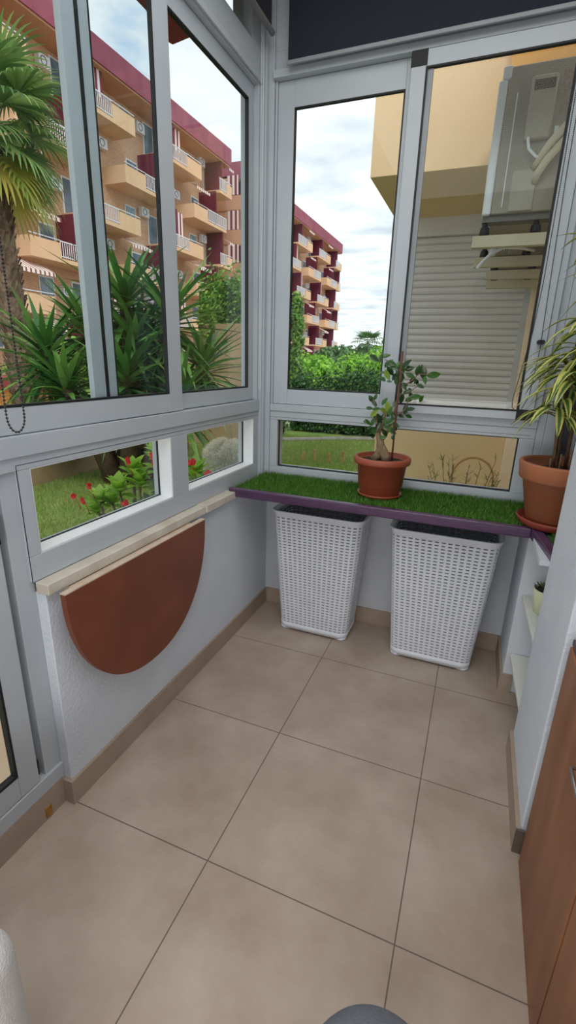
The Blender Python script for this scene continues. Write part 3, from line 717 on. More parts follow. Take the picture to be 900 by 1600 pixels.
pts = [(1.345, .215, 3.2), (1.352, .215, 2.3), (1.352, .212, 1.9), (1.344, .21, 1.7), (1.315, .205, 1.46), (1.308, .205, 1.40), (1.312, .2, 1.362), (1.328, .2, 1.345), (1.35, .2, 1.35), (1.375, .2, 1.42), (1.385, .2, 1.62), (1.378, .205, 1.9), (1.368, .21, 2.3), (1.362, .215, 3.2)]
chain('blind_chain', pts, .0028, 'bead', 'thin black bead chain curving beside the right stile of the back window', .007)
bm = NB(); tube(bm, [(1.378, .232, 1.655), (1.378, .205, 1.655)], .010, 12); tube(bm, [(1.392, .232, 1.655), (1.392, .205, 1.655)], .010, 12)
tag(link('chain_tensioner', bm, 'bead', smooth=False), 'small black chain tensioner on the right window stile', 'clip')

# ================================================================== OUTSIDE: our own eave
ev = thing('roof_eave', 'maroon painted eave projecting above the left windows outside', 'eave')
bm = NB()
ring = [(-.14, .078), (-.346, .125), (-.47, .147), (-.478, .13), (-.442, -.1), (-.44, -3.5), (-.14, -3.5)]
a = [bm.verts.new((x, y, 3.0)) for x, y in ring]; b = [bm.verts.new((x, y, 3.42)) for x, y in ring]
bm.faces.new(a[::-1]); bm.faces.new(b)
for i in range(7): j = (i+1) % 7; bm.faces.new((a[i], a[j], b[j], b[i]))
bmesh.ops.recalc_face_normals(bm, faces=bm.faces); link('slab', bm, 'soffit', ev)
lp = thing('outdoor_lamp', 'small round ceiling lamp fixed under the maroon eave outside', 'lamp', (-.17, .0, 3.0))
bm = NB(); lathe(bm, [(.05, -.025), (.06, -.02), (.062, 0)], 24); link('rim', bm, 'winframe', lp, smooth=True)
bm = NB(); lathe(bm, [(.015, -.045), (.04, -.036), (.048, -.024)], 24); link('diffuser', bm, 'lamp', lp, smooth=True)

# ================================================================== NEIGHBOURING WING ON THE RIGHT
nb = thing('neighbouring_wing', 'peach rendered wing beyond the back window with closed roller shutter and overhang', 'building')
bm = NB(); box(bm, .22, 1.56, 2.5, 3.2, -.14, 2.76); box(bm, 1.56, 2.6, .62, 3.2, -.14, 6.5); link('wall', bm, 'paint', nb)
bm = NB(); box(bm, .265, 1.56, 1.35, 4.2, 2.74, 4.4); link('overhang', bm, 'paint', nb)
bm = NB(); box(bm, 1.065, 1.56, 1.30, 1.35, 2.90, 4.4); link('overhang_return', bm, 'paintd', nb)
bm = NB(); nsl = 25
for i in range(nsl):
    z0 = 1.17 + i*(1.43/nsl); z1 = z0 + 1.43/nsl
    pr_ = [(2.455, z0+.003), (2.445, z0+.012), (2.440, (z0+z1)/2), (2.445, z1-.010), (2.455, z1-.002), (2.462, z1)]
    for (ya, za), (yb, zb) in zip([(2.462, z0)]+pr_, pr_):
        f = bm.faces.new([bm.verts.new(p) for p in ((.40, ya, za), (1.385, ya, za), (1.385, yb, zb), (.40, yb, zb))])
link('roller_shutter', bm, 'shutter', nb)
for xa, xb in ((.36, .40), (1.385, 1.43)):
    bm = NB(); box(bm, xa, xb, 2.42, 2.5, 1.15, 2.6); link('shutter_guide', bm, 'shutg', nb)
bm = NB(); box(bm, .36, 1.43, 2.40, 2.5, 2.6, 2.74); link('shutter_box', bm, 'shutter', nb)
bm = NB(); box(bm, .23, .36, 2.43, 2.5, 1.13, 2.74); link('corner_trim', bm, 'shutg', nb, bevel=.01)
bm = NB(); box(bm, 1.432, 1.552, 2.40, 2.499, -.1, 2.73); link('lightened_strip', bm, mat('pale peach pilaster', 'FBE6CE', .9, var='F5DCC0'), nb, bevel=.006)  # added paler strip, brightens the shaded wall edge through its colour
bm = NB(); box(bm, .36, 1.43, 2.38, 2.5, 1.11, 1.15); link('sill', bm, 'shutg', nb)
bm = NB(); tube(bm, [(1.00, 2.498, .0)]+[(1.00+.19*(1-math.cos(PI*i/16)), 2.498, .50+.21*math.sin(PI*i/16)) for i in range(17)]+[(1.38, 2.498, 0)], .008, 6); link('arch_moulding', bm, mat('arch line', 'C99A68', .9, var='C09060'), nb)

def make_ac(loc, label):
    t = thing('air_conditioner', label, 'air conditioner', loc, 'air conditioner outdoor units on the neighbouring wing')
    # local: front face toward -x at x=0; narrow side faces -y at y=0
    bm = NB(); box(bm, .035, .36, 0, .80, .03, .65); link('casing', bm, 'acg', t, bevel=.008, seg=3)
    bm = NB(); box(bm, -.005, .036, -.004, .804, .028, .60); box(bm, .008, .05, -.004, .804, .60, .656); link('front_panel', bm, 'acw', t, bevel=.01, seg=3)
    bm = NB(); tube(bm, [(-.012, .45+.19*math.cos(a*PI/16), .32+.19*math.sin(a*PI/16)) for a in range(33)], .006, 6, cap=False)
    for k in range(5): tube(bm, [(-.012, .45+.04*(k+.4)*math.cos(a*PI/12), .32+.04*(k+.4)*math.sin(a*PI/12)) for a in range(25)], .003, 4, cap=False)
    link('fan_grille', bm, 'acw', t)
    bm = NB(); box(bm, .142, .255, -.035, 0, .33, .585); link('valve_cover', bm, 'acp', t, bevel=.01, seg=3)
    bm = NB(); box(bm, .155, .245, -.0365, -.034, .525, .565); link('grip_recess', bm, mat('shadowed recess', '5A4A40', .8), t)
    bm = NB(); box(bm, .115, .228, -.010, 0, .035, .215); link('service_plate', bm, 'acp', t, bevel=.006, seg=2)
    bm = NB(); box(bm, .083, .088, -.006, 0, .06, .54); link('casing_rib', bm, 'acw', t, bevel=.001)
    bm = NB(); box(bm, .275, .325, -.0015, 0, .43, .60); link('sticker', bm, 'sticker', t)
    bm = NB(); box(bm, .272, .29, -.0015, 0, .30, .385); link('sticker', bm, 'acw', t)
    for ya in (.02, .56):
        bm = NB(); box(bm, -.0, .38, ya, ya+.08, 0, .03); link('base_rail', bm, mat('grey steel', '6E6862', .6), t)
    return t
a1 = make_ac((1.045, .66, 2.262), 'grey beige air conditioner unit on wall brackets seen from its side through the right pane')
a2 = dup(a1, (1.09, 1.70, 2.262), 'air conditioner unit hidden behind the nearer one on the farther wall brackets')
def bracket(y, label, x0):
    t = thing('wall_bracket', label, 'bracket', (x0, y, 2.19), 'white wall brackets under the air conditioners')
    bm = NB(); box(bm, 0, 1.56-x0, -.022, .022, -.045, .012); link('arm', bm, 'hose', t, bevel=.003)
    bm = NB(); box(bm, 1.54-x0, 1.56-x0, -.02, .02, -.35, .05); link('wall_plate', bm, 'hose', t)
    for xx in (.055, .30):
        bm = NB(); lathe(bm, [(.022, .012), (.026, .02), (.022, .05), (.014, .056), (.010, .07)], 16, (xx, 0, 0)); link('rubber_foot', bm, 'seal', t)
    bm = NB(); tube(bm, [(.055, 0, .0), (.055, 0, .095)], .005, 8); link('bolt', bm, 'chrome', t)
    return t
for i, (y, x0) in enumerate(((.70, 1.008), (1.26, 1.005), (1.74, 1.075), (2.20, 1.078))):
    bracket(y, ['nearest white bracket arm under the air conditioner', 'second bracket arm from the window, with a white hose over it', 'third bracket arm from the window, in front of the shutter', 'farthest bracket arm, lowest in view against the shutter'][i], x0)
bm = NB()
for k, (z1, z2) in enumerate(((2.50, 2.66), (2.44, 2.585))):
    tube(bm, [(1.255+.012*k, .655, z1-.02), (1.27, .62, z1), (1.305, .60, z1+.055), (1.36, .60, z1+.12), (1.42, .61, z2), (1.50, .63, z2+.01), (1.56, .66, z2+.01)], .018, 10)
tag(link('refrigerant_pipe', bm, 'hose', smooth=True), 'cream insulated pipes curving from the air conditioner side to the wall', 'pipe')
bm = NB(); tube(bm, [(1.205, .625, 2.60), (1.215, .615, 2.55), (1.25, .61, 2.515), (1.29, .615, 2.50)], .007, 8)
tag(link('power_cable', bm, 'acw', smooth=True), 'thin white cable below the valve cover of the air conditioner', 'cable')
bm = NB(); tube(bm, [(1.34, 1.10, 2.20), (1.26, 1.05, 2.208), (1.17, 1.0, 2.205), (1.10, .98, 2.165), (1.06, .97, 2.12), (1.04, .96, 2.09)], .009, 8)
tag(link('drain_hose', bm, 'rail', smooth=True), 'white drain hose drooping below the air conditioner', 'hose')

# ================================================================== GARDEN
GZ0 = -.15
struct(bx('ground', 'ground', (-90, 60, -30, 160, -.45, -.35)), 'pale ground beyond the garden', 'ground')
bm = NB(); nx, ny = 40, 60
vs = [[bm.verts.new((-4.2+10*i/nx if False else -4.2+7.2*i/nx, -4+14*j/ny, GZ0+random.uniform(-.012, .012))) for j in range(ny+1)] for i in range(nx+1)]
for i in range(nx):
    for j in range(ny): bm.faces.new((vs[i][j], vs[i+1][j], vs[i+1][j+1], vs[i][j+1]))
lw = thing('lawn', 'garden lawn of patchy green grass outside the windows', 'lawn')
link('turf', bm, 'lawn', lw, smooth=True)
bm = NB()
def lawn_blades(n, x0, x1, y0, y1, h, w):
    for _ in range(n):
        x, y = random.uniform(x0, x1), random.uniform(y0, y1)
        if -.3 < x and y < .5: continue
        if x > .15 and y > 2.3: continue
        a = random.uniform(0, 6.28); t = rnd(h*.6); hh = h*random.uniform(.5, 1.3)
        bm.faces.new((bm.verts.new((x-w*math.cos(a), y-w*math.sin(a), GZ0)), bm.verts.new((x+w*math.cos(a), y+w*math.sin(a), GZ0)), bm.verts.new((x+t.x, y+t.y, GZ0+hh))))
lawn_blades(60000, -4.15, -1.2, -.5, 8.2, .05, .005)
lawn_blades(26000, -2.5, .3, 3.0, 8.4, .06, .006)
o = link('blades', bm, 'lawnb', lw); o['kind'] = 'stuff'
struct(bx('patio', 'patio', (-1.1, -.15, -3.5, -.55, -.35, -.10)), 'pale tiled patio strip outside the left glass panel', 'patio')
# building's plinth under windows (outer faces)
struct(bx('trim_4', 'paint', (-.16, -.15, -1.38, .44, -.35, .86)))
# garden walls
tag(bx('garden_wall', 'gwall', (-4.4, -4.22, -4, 8.6, -.35, .62)), 'low beige boundary wall behind the yucca on the left side of the lawn', 'wall')
tag(bx('garden_wall', 'gwall', (-4.2, -3.30, 6.45, 6.6, -.35, 2.2)), 'taller beige wall panel at the far end of the lawn behind the cactus', 'wall')
bm = NB(); tube(bm, [(-3.2, 7.0, -.12), (-2.5, 7.45, -.12), (-1.8, 8.0, -.12), (-.9, 8.5, -.12), (.3, 8.8, -.12), (1.6, 8.9, -.12)], .06, 8)
tag(link('stone_kerb', bm, 'stone', smooth=True), 'curved grey stone kerb along the far edge of the lawn', 'kerb')
# little timber peg fence
for i, (x, y) in enumerate(((-1.62, 5.5), (-1.40, 5.5), (-1.16, 5.56), (-.92, 5.6), (-.70, 5.62))):
    t = bx('garden_peg', 'wood', (x-.02, x+.02, y-.015, y+.015, -.16, .02+.05*(i % 2)))
    tag(t, 'small pale timber peg in the lawn, %s' % ['farthest left in the row', 'second from the left', 'middle one', 'second from the right', 'farthest right beside the ficus pot'][i], 'peg', 'timber pegs in the lawn')
# shed
sh = thing('garden_shed', 'orange timber shed with red roof beyond the boundary wall at far left', 'shed', (-8, 5, -.35))
bm = NB(); box(bm, -.8, .0, -1.6, 1.2, 0, 1.22); link('wall', bm, 'shed', sh)
bm = NB(); box(bm, -.9, .12, -1.7, 1.3, 1.22, 1.40); link('roof', bm, 'shedroof', sh)
bm = NB(); box(bm, 0, .02, .05, .5, .5, .95); link('window', bm, 'seal', sh)

# thorn bush with red flowers, near the window
def thorn_bush():
    t = thing('crown_of_thorns', 'flowering thorn bush with lime leaves and red flowers just outside the lower window', 'bush', (-1.15, .55, GZ0))
    st = NB(); lf = NB(); ld = NB()
    B = Vector((-1.15, .55, GZ0))
    # (tip x, y, z, is main rosette)
    tips = [(-1.20, .50, .73, 1), (-.94, .50, .90, 1), (-1.43, .50, .46, 1), (-1.59, .50, .36, 1), (-.64, .50, .78, 1), (-1.05, .62, .84, 1), (-.80, .55, 1.02, 1), (-1.30, .45, .58, 1), (-1.10, .45, .66, 1), (-.90, .44, .79, 1), (-1.50, .45, .47, 1), (-.58, .45, .70, 1),
            (-.98, .50, .62, 0), (-.84, .42, .66, 0), (-.75, .60, .60, 0), (-1.1, .55, .48, 0), (-.9, .62, .74, 0), (-.62, .42, .56, 0), (-1.22, .42, .40, 0), (-1.0, .42, .42, 0), (-.82, .48, .46, 0)]
    for x, y, z, mrk in tips:
        T = Vector((x, y, z)) - B; base = Vector((T.x*.3, T.y*.3+random.uniform(-.05, .05), .02)); mid = Vector((T.x*.75+random.uniform(-.05, .05), T.y*.7, T.z*.5))
        tube(st, [base, mid, T], [.016, .013, .009], 7)
        for _ in range(40):
            k = random.random(); p = base.lerp(mid, k*2) if k < .5 else mid.lerp(T, k*2-1); d = rnd().normalized()
            tube(st, [p, p + d*.03], [.0012, .0004], 3, cap=False)
        for k in range(17 if mrk else 12):
            a = k*2.4; e = .15 + k*.12; d = Vector((math.cos(a), math.sin(a), e)); L = random.uniform(.10, .145)*(1 if mrk else .7)
            leaf(lf if mrk else ld, T - Vector((0, 0, .05*(1-k/15))), d, (0, 0, 1), L*1.12, L*.60, .2)
        for k in range(10):
            p = mid.lerp(T, random.random()); d = rnd(); d.z = abs(d.z)*.5; L = random.uniform(.04, .07); leaf(ld, p, d, (0, 0, 1), L, L*.45)
    flowers = [(-1.65, .36, .497), (-1.497, .36, .603), (-1.565, .36, .467), (-.893, .36, .883), (-.875, .36, .83), (-.822, .36, .827), (-1.117, .36, .828), (-1.165, .36, .506), (-.581, .36, .874), (-.449, .36, .818)]
    for x, y, z in flowers:
        fl = NB(); c = Vector((x, y, z)) - B
        tube(fl, [c + Vector((0, .04, -.12)), c], [.003, .002], 4)
        for k in range(4):
            o = Vector((random.uniform(-.016, .016), random.uniform(-.01, .01), random.uniform(-.014, .014)))
            a = random.uniform(0, PI)
            for q in range(2):
                for s_ in (0, PI):
                    d = Vector((math.cos(a+s_+q*.8), -.5, math.sin(a+s_+q*.8))); leaf(fl, c + o, d, (0, -1, .3), .024, .028, .1)
        link('flower', fl, 'red', t)
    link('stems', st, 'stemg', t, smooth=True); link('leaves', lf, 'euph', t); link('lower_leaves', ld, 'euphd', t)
thorn_bush()
# fuzzy barrel cactus
cc = thing('hairy_cactus', 'large white haired barrel cactus outside behind the thorn bush', 'cactus', (-.86, 1.35, GZ0))
def lobes(bm, grow=0):
    N = 40; rows = []
    prof = [(.17, .0), (.20, .12), (.205, .4), (.20, .65), (.19, .82), (.165, .93), (.12, .99), (.06, 1.015), (.01, 1.02)]
    for r, z in prof:
        row = []
        for k in range(N):
            a = 2*PI*k/N; rr = (r+grow)*(1+.035*math.cos(a*20)); x = rr*math.cos(a); y = rr*math.sin(a)
            dent = .05*math.exp(-(x/.03)**2)*(z > .9)
            row.append(bm.verts.new((x, y, z*1.0-dent)))
        rows.append(row)
    for a, b in zip(rows, rows[1:]):
        for k in range(N): bm.faces.new((a[k], a[(k+1) % N], b[(k+1) % N], b[k]))
    bm.faces.new(rows[-1])
bm = NB(); lobes(bm); link('body', bm, 'cactus', cc, smooth=True)
bm = NB()
for _ in range(16000):
    a = random.uniform(0, 6.283); z = random.uniform(.0, 1.25)
    if z < .93: r = .2; p = Vector((r*math.cos(a), r*math.sin(a), z)); nrm = Vector((math.cos(a), math.sin(a), .15))
    else:
        ph = (z-.93)/.32*PI/2; r = .19*math.cos(ph); p = Vector((r*math.cos(a), r*math.sin(a), .88+.14*math.sin(ph) - .05*math.exp(-(r*math.cos(a)/.03)**2)*(ph > .3))); nrm = Vector((math.cos(a)*math.cos(ph), math.sin(a)*math.cos(ph), math.sin(ph)+.1))
    d = (nrm + rnd(.9)).normalized(); L = random.uniform(.015, .035); s = d.orthogonal().normalized()*.0022
    bm.faces.new((bm.verts.new(p-s), bm.verts.new(p+s), bm.verts.new(p+d*L)))
o = link('white_hairs', bm, 'spine', cc); o['kind'] = 'stuff'
# planting bed on which bush and cactus stand
tag(bx('planting_bed', 'stone', (-1.75, -.3, .25, 1.9, -.35, -.14)), 'stone edged planting bed under the cactus and thorn bush', 'flower bed')
# grey rosette succulent
ag = thing('agave', 'pale grey spiky succulent rosette at the foot of the thorn bush near the glass', 'succulent', (-1.05, .32, GZ0+.38))
bm = NB()
for k in range(34):
    a = k*2.4; e = .1 + k*.035; blade(bm, (0, 0, 0), (math.cos(a), math.sin(a), e), .16-.002*k, .045, -.2, 4, fold=.3, taper=.4)
link('leaves', bm, 'agave', ag)
bm = NB(); tube(bm, [(0, 0, -.38), (0, 0, .0)], [.025, .018], 8); link('stem', bm, 'stemg', ag)
# orange tipped aloe left of cactus
al = thing('aloe', 'small orange tinted aloe beside the barrel cactus', 'succulent', (-1.30, 1.6, GZ0))
bm = NB()
for k in range(30):
    a = k*2.4; blade(bm, (0, 0, .35), (math.cos(a), math.sin(a), .5+k*.05), .3, .03, .2, 4, fold=.3)
tube(bm, [(0, 0, 0), (0, 0, .4)], .03, 8)
link('leaves', bm, leafmat('orange aloe leaf', ['C87A3A', 'A8843A', '8A9A4A'], .5, .2), al)
# small thin-leaved plant outside lower right of back window
ds = thing('desert_shrub', 'thin stemmed shrub with small narrow leaves against the peach wall', 'shrub', (1.12, 1.75, GZ0))
bm = NB(); bs = NB()
for k in range(16):
    a = random.uniform(0, 6.28); T = Vector((math.cos(a)*.28, math.sin(a)*.15, random.uniform(.80, 1.0)))
    tube(bs, [(0, 0, 0), T*.5, T], [.006, .004, .002], 5)
    for j in range(22):
        p = T*random.uniform(.4, 1); d = rnd(); d.z = abs(d.z); blade(bm, p, d, random.uniform(.05, .09), .009, .1, 3)
link('stems', bs, 'stemg', ds); link('leaves', bm, leafmat('olive needle leaf', ['6E7A3E', '8A944C', '556332'], .5, .3), ds)

# yucca with sword leaves
def yucca():
    t = thing('giant_yucca', 'multi headed yucca with long sword leaves filling the left windows', 'yucca', (-3.3, 3.0, GZ0))
    B = Vector((-3.3, 3.0, GZ0)); tr = NB(); lf = NB(); dead = NB()
    heads = [(-3.30, 3.1, 2.22, 1.0), (-4.35, 2.7, 1.55, 1.0), (-2.75, 3.3, 2.05, .95), (-2.95, 2.6, 1.30, .9), (-3.75, 2.4, 1.15, .9), (-3.45, 3.5, 1.70, .9), (-2.45, 3.6, 1.45, .85), (-4.6, 3.2, 1.1, .9), (-3.1, 3.0, 1.75, .8), (-2.45, 3.0, 1.05, .75), (-4.0, 3.1, 1.9, .8)]
    for x, y, z, s in heads:
        T = Vector((x, y, z)) - B; b0 = Vector((T.x*.25+random.uniform(-.08, .08), T.y*.3, 0)); mid = Vector((T.x*.55, T.y*.6, T.z*.5))
        tube(tr, [b0, mid, T], [.15, .10, .07], 12)
        for k in range(80):
            a = k*2.4; e = -.75 + 2.2*(k/80)
            d = Vector((math.cos(a), math.sin(a), e)); L = s*random.uniform(.75, 1.15)
            blade(lf, T + Vector((0, 0, -.25 + .3*k/80)), d, L, .085, random.uniform(.1, .7), 5, fold=.35, taper=.3, basew=.6)
        for k in range(16):
            a = random.uniform(0, 6.28); blade(dead, T - Vector((0, 0, .3)), (math.cos(a), math.sin(a), -1.2), .5, .05, .8, 4)
    link('trunks', tr, 'ytrunk', t, smooth=True); link('leaves', lf, 'yucca', t); link('dry_leaves', dead, 'yuccadead', t)
yucca()

# fan palm
def fan(bm, bp, base, d, pet, R, n=30, droop=.9):
    d = Vector(d).normalized(); p0 = Vector(base); pts = [p0]
    dd = d.copy(); p = p0.copy()
    for i in range(5):
        p = p + dd*(pet/5); dd = (dd + Vector((0, 0, -.07))).normalized(); pts.append(p.copy())
    tube(bp, pts, [.022, .02, .018, .015, .013, .01], 6)
    s = dd.cross(Vector((0, 0, 1)));
    if s.length < .01: s = Vector((1, 0, 0))
    s.normalize(); up = s.cross(dd)
    for k in range(n):
        a = (-1 + 2*k/(n-1))*2.0
        v = dd*math.cos(a) + s*math.sin(a) + up*.12*abs(math.sin(a)); L = R*(.85+.15*math.cos(a))*random.uniform(.93, 1.05)
        # joined inner part then free hanging tip
        q = p; v = v.normalized(); n_ = 7; w0 = R*.5*4.0/n*.5
        rows = []; vv = v.copy(); pos = q.copy(); side = (dd*-math.sin(a) + s*math.cos(a)).normalized()
        for i in range(n_+1):
            t = i/n_; w = w0*min(t/.5, 1)*(1 if t < .5 else max(.0, 1-(t-.5)/.5)**.8) + .003
            rows.append((bm.verts.new(pos - side*w), bm.verts.new(pos + side*w)))
            vv = (vv + Vector((0, 0, -1))*(droop*(.03 if t < .45 else .36))).normalized(); pos = pos + vv*(L/n_)
        for A, B_ in zip(rows, rows[1:]): bm.faces.new((A[0], A[1], B_[1], B_[0]))
def fan_palm(name, loc, H, lean, label, R=.85, pet=1.0, nl=26, boots=420, mats=('palm', 'palmy'), rad=.20, nseg=30):
    t = thing(name, label, 'palm tree', loc); top = Vector((lean[0], lean[1], H))
    tb = NB(); tube(tb, [(0, 0, 0), top*.35, top*.7, top], [rad*1.05, rad*.92, rad*.95, rad*1.0], 18); link('trunk', tb, 'ptrunk', t, smooth=True)
    if boots:
        bb = NB()
        for _ in range(boots):
            k = random.uniform(.02, 1); a = random.uniform(0, 6.28); c = top*k
            d = Vector((math.cos(a), math.sin(a), 0)); s = Vector((-math.sin(a), math.cos(a), 0)); p = c + d*rad*.93; w = random.uniform(.025, .055); h = random.uniform(.07, .16)
            v = [bb.verts.new(q) for q in (p - s*w, p + s*w, p + s*w*.5 + d*.05 + Vector((0, 0, h)), p - s*w*.6 + d*.06 + Vector((0, 0, h*.9)))]
            bb.faces.new(v)
        o = link('leaf_boots', bb, 'pboot', t); o['kind'] = 'stuff'
    lf = NB(); ly = NB(); pt = NB()
    for k in range(nl):
        a = k*2.4; e = 1.5 - 2.5*(k/nl)
        d = Vector((math.cos(a), math.sin(a), e))
        fan(ly if k > nl*.86 else lf, pt, top + Vector((0, 0, .1 + .25*(1-k/nl))), d, pet*random.uniform(.85, 1.1), R*random.uniform(.9, 1.1), nseg, .9 if k > 6 else .5)
    link('leaf_stalks', pt, mats[0], t); link('fan_leaves', lf, mats[0], t); link('yellowing_leaves', ly, mats[1], t)
    return t
fan_palm('fan_palm', (-5.88, 3.62, -.35), 4.75, (-.20, .05), 'fan palm with rough brown trunk and drooping leaves at the upper left', R=.85, pet=.62, nl=30, boots=700)
fan_palm('fan_palm', (-8.9, 42, -.35), 3.3, (0, 0), 'distant slender palm on the horizon seen through the back window', R=.9, pet=.8, nl=26, boots=0, mats=('farg', 'farg'), rad=.16, nseg=14)
# feather palm fronds in middle distance
fp = thing('feather_palm', 'low feather palm with arching fronds beyond the bushes in the back window', 'palm tree', (-5.6, 24, -.35))
bm = NB(); tb = NB(); tube(tb, [(0, 0, 0), (0, 0, 1.3)], .25, 10); link('trunk', tb, 'ptrunk', fp)
for k in range(20):
    a = k*2.4; d = Vector((math.cos(a), math.sin(a), .9+.04*k)).normalized(); p = Vector((0, 0, 1.3)); s = d.cross(Vector((0, 0, 1))).normalized()
    for i in range(26):
        p = p + d*.09; d = (d + Vector((0, 0, -.075))).normalized()
        for sg in (-1, 1): blade(bm, p, s*sg + d*.5, .38*(1-i/34), .03, .5, 3)
link('fronds', bm, 'farg', fp)

# hedges and bushes
def bush(name, label, parts, m, size, n, group=None, cat='hedge', stem=True):
    t = thing(name, label, cat, (parts[0][0][0], parts[0][0][1], -.35), group); bm = NB(); B = Vector(t.location)
    for c, r in parts: foliage(bm, Vector(c) - B, r, n, size)
    link('foliage', bm, m, t)
    if stem:
        for c, r in parts:
            bs = NB(); q = Vector(c) - B; tube(bs, [(q.x, q.y, 0), (q.x+.05, q.y, max(.1, q.z*.6)), q], [.06, .05, .03], 6); link('stem', bs, 'ytrunk', t)
    return t
hg = thing('clipped_hedge', 'tall bright green hedge beyond the lawn seen through the left windows', 'hedge', (-3.6, 6.9, GZ0))
bm = NB(); boxleaves(bm, -.9, .05, -.1, .6, .9, 2.95, 13000, .085, .2); 
boxleaves(bm, -.7, -.30, -.50, .0, 1.6, 2.8, 1500, .08, .1)
link('foliage', bm, 'hedge', hg)
bm = NB(); 
for x in (-.6, -.2):
    bm = NB(); tube(bm, [(x, .4, 0), (x+.05, .4, 1.5)], .05, 8); link('stem', bm, 'ytrunk', hg)
hg = thing('clipped_hedge', 'dark green hedge in the corner of the lawn behind the cactus', 'hedge', (-2.7, 7.6, GZ0))
bm = NB(); boxleaves(bm, -.85, -.28, -.3, .8, .1, 2.75, 11000, .08, .12); link('foliage', bm, 'hedged', hg)
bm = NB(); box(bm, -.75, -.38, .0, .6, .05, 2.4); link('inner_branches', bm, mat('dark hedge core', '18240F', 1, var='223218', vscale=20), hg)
hg = thing('clipped_hedge', 'dark hedge behind the stone kerb seen in the lower back window', 'hedge', (0, 9.1, GZ0))
bm = NB(); boxleaves(bm, -3.2, 2.6, -.25, .5, .05, 1.15, 22000, .09, .15); link('foliage', bm, 'hedged', hg)
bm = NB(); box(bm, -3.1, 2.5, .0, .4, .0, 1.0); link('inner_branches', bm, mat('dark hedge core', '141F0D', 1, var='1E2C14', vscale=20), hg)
bush('shrub', 'yellow green shrub mass behind the garden at the left of the back window', [((-5.2, 14, .9), (1.0, .8, 1.1)), ((-4.2, 14, .8), (.9, .8, 1.0))], 'lime', .16, 2600, 'sunlit shrubs beyond the garden', 'shrub')
bush('shrub', 'yellow green shrub mass in the middle of the back window', [((-3.4, 16, .85), (1.0, .9, 1.1)), ((-2.4, 16, .95), (1.0, .9, 1.2))], 'lime', .16, 2600, 'sunlit shrubs beyond the garden', 'shrub')
bush('shrub', 'yellow green shrub mass beside the neighbouring wing', [((-1.7, 14, .9), (1.0, .8, 1.1)), ((-.7, 14, .8), (1.0, .8, 1.0))], 'lime', .16, 2400, 'sunlit shrubs beyond the garden', 'shrub')
bush('broadleaf_tree', 'round green tree on the horizon right of the distant palm', [((-3.6, 30, 1.4), (2.6, 2, 2.0)), ((-1.8, 30, 1.6), (2.2, 2, 2.3))], 'hedge', .35, 2600, None, 'tree')
bush('broadleaf_tree', 'far dark tree below the end of the apartment block', [((-14, 52, 1.2), (4, 3, 2.2)), ((-7, 54, 1.0), (4, 3, 2.2))], 'farg', .6, 2200, None, 'tree')
bush('broadleaf_tree', 'broad street tree at the foot of the nearer apartment block', [((-15, 16, .2), (3, 6, 2.2)), ((-15, 30, .5), (3, 6, 2.6))], 'hedge', .4, 3500, None, 'tree')
# climbing vine at the left side of the back window
bm = NB(); tv = thing('climbing_vine', 'tall leafy vine column at the left edge of the back window', 'vine', (-4.05, 12, -.35))
for i in range(14): foliage(bm, (random.uniform(-.12, .06)-.2, 0, .5+i*.24), (.26-.006*i, .26, .26), 240, .12, .3)
link('foliage', bm, 'hedge', tv)
bm = NB(); tube(bm, [(-.2, 0, 0), (-.2, 0, 2), (-.22, 0, 3.4)], [.05, .04, .02], 8); link('stem', bm, 'ytrunk', tv)

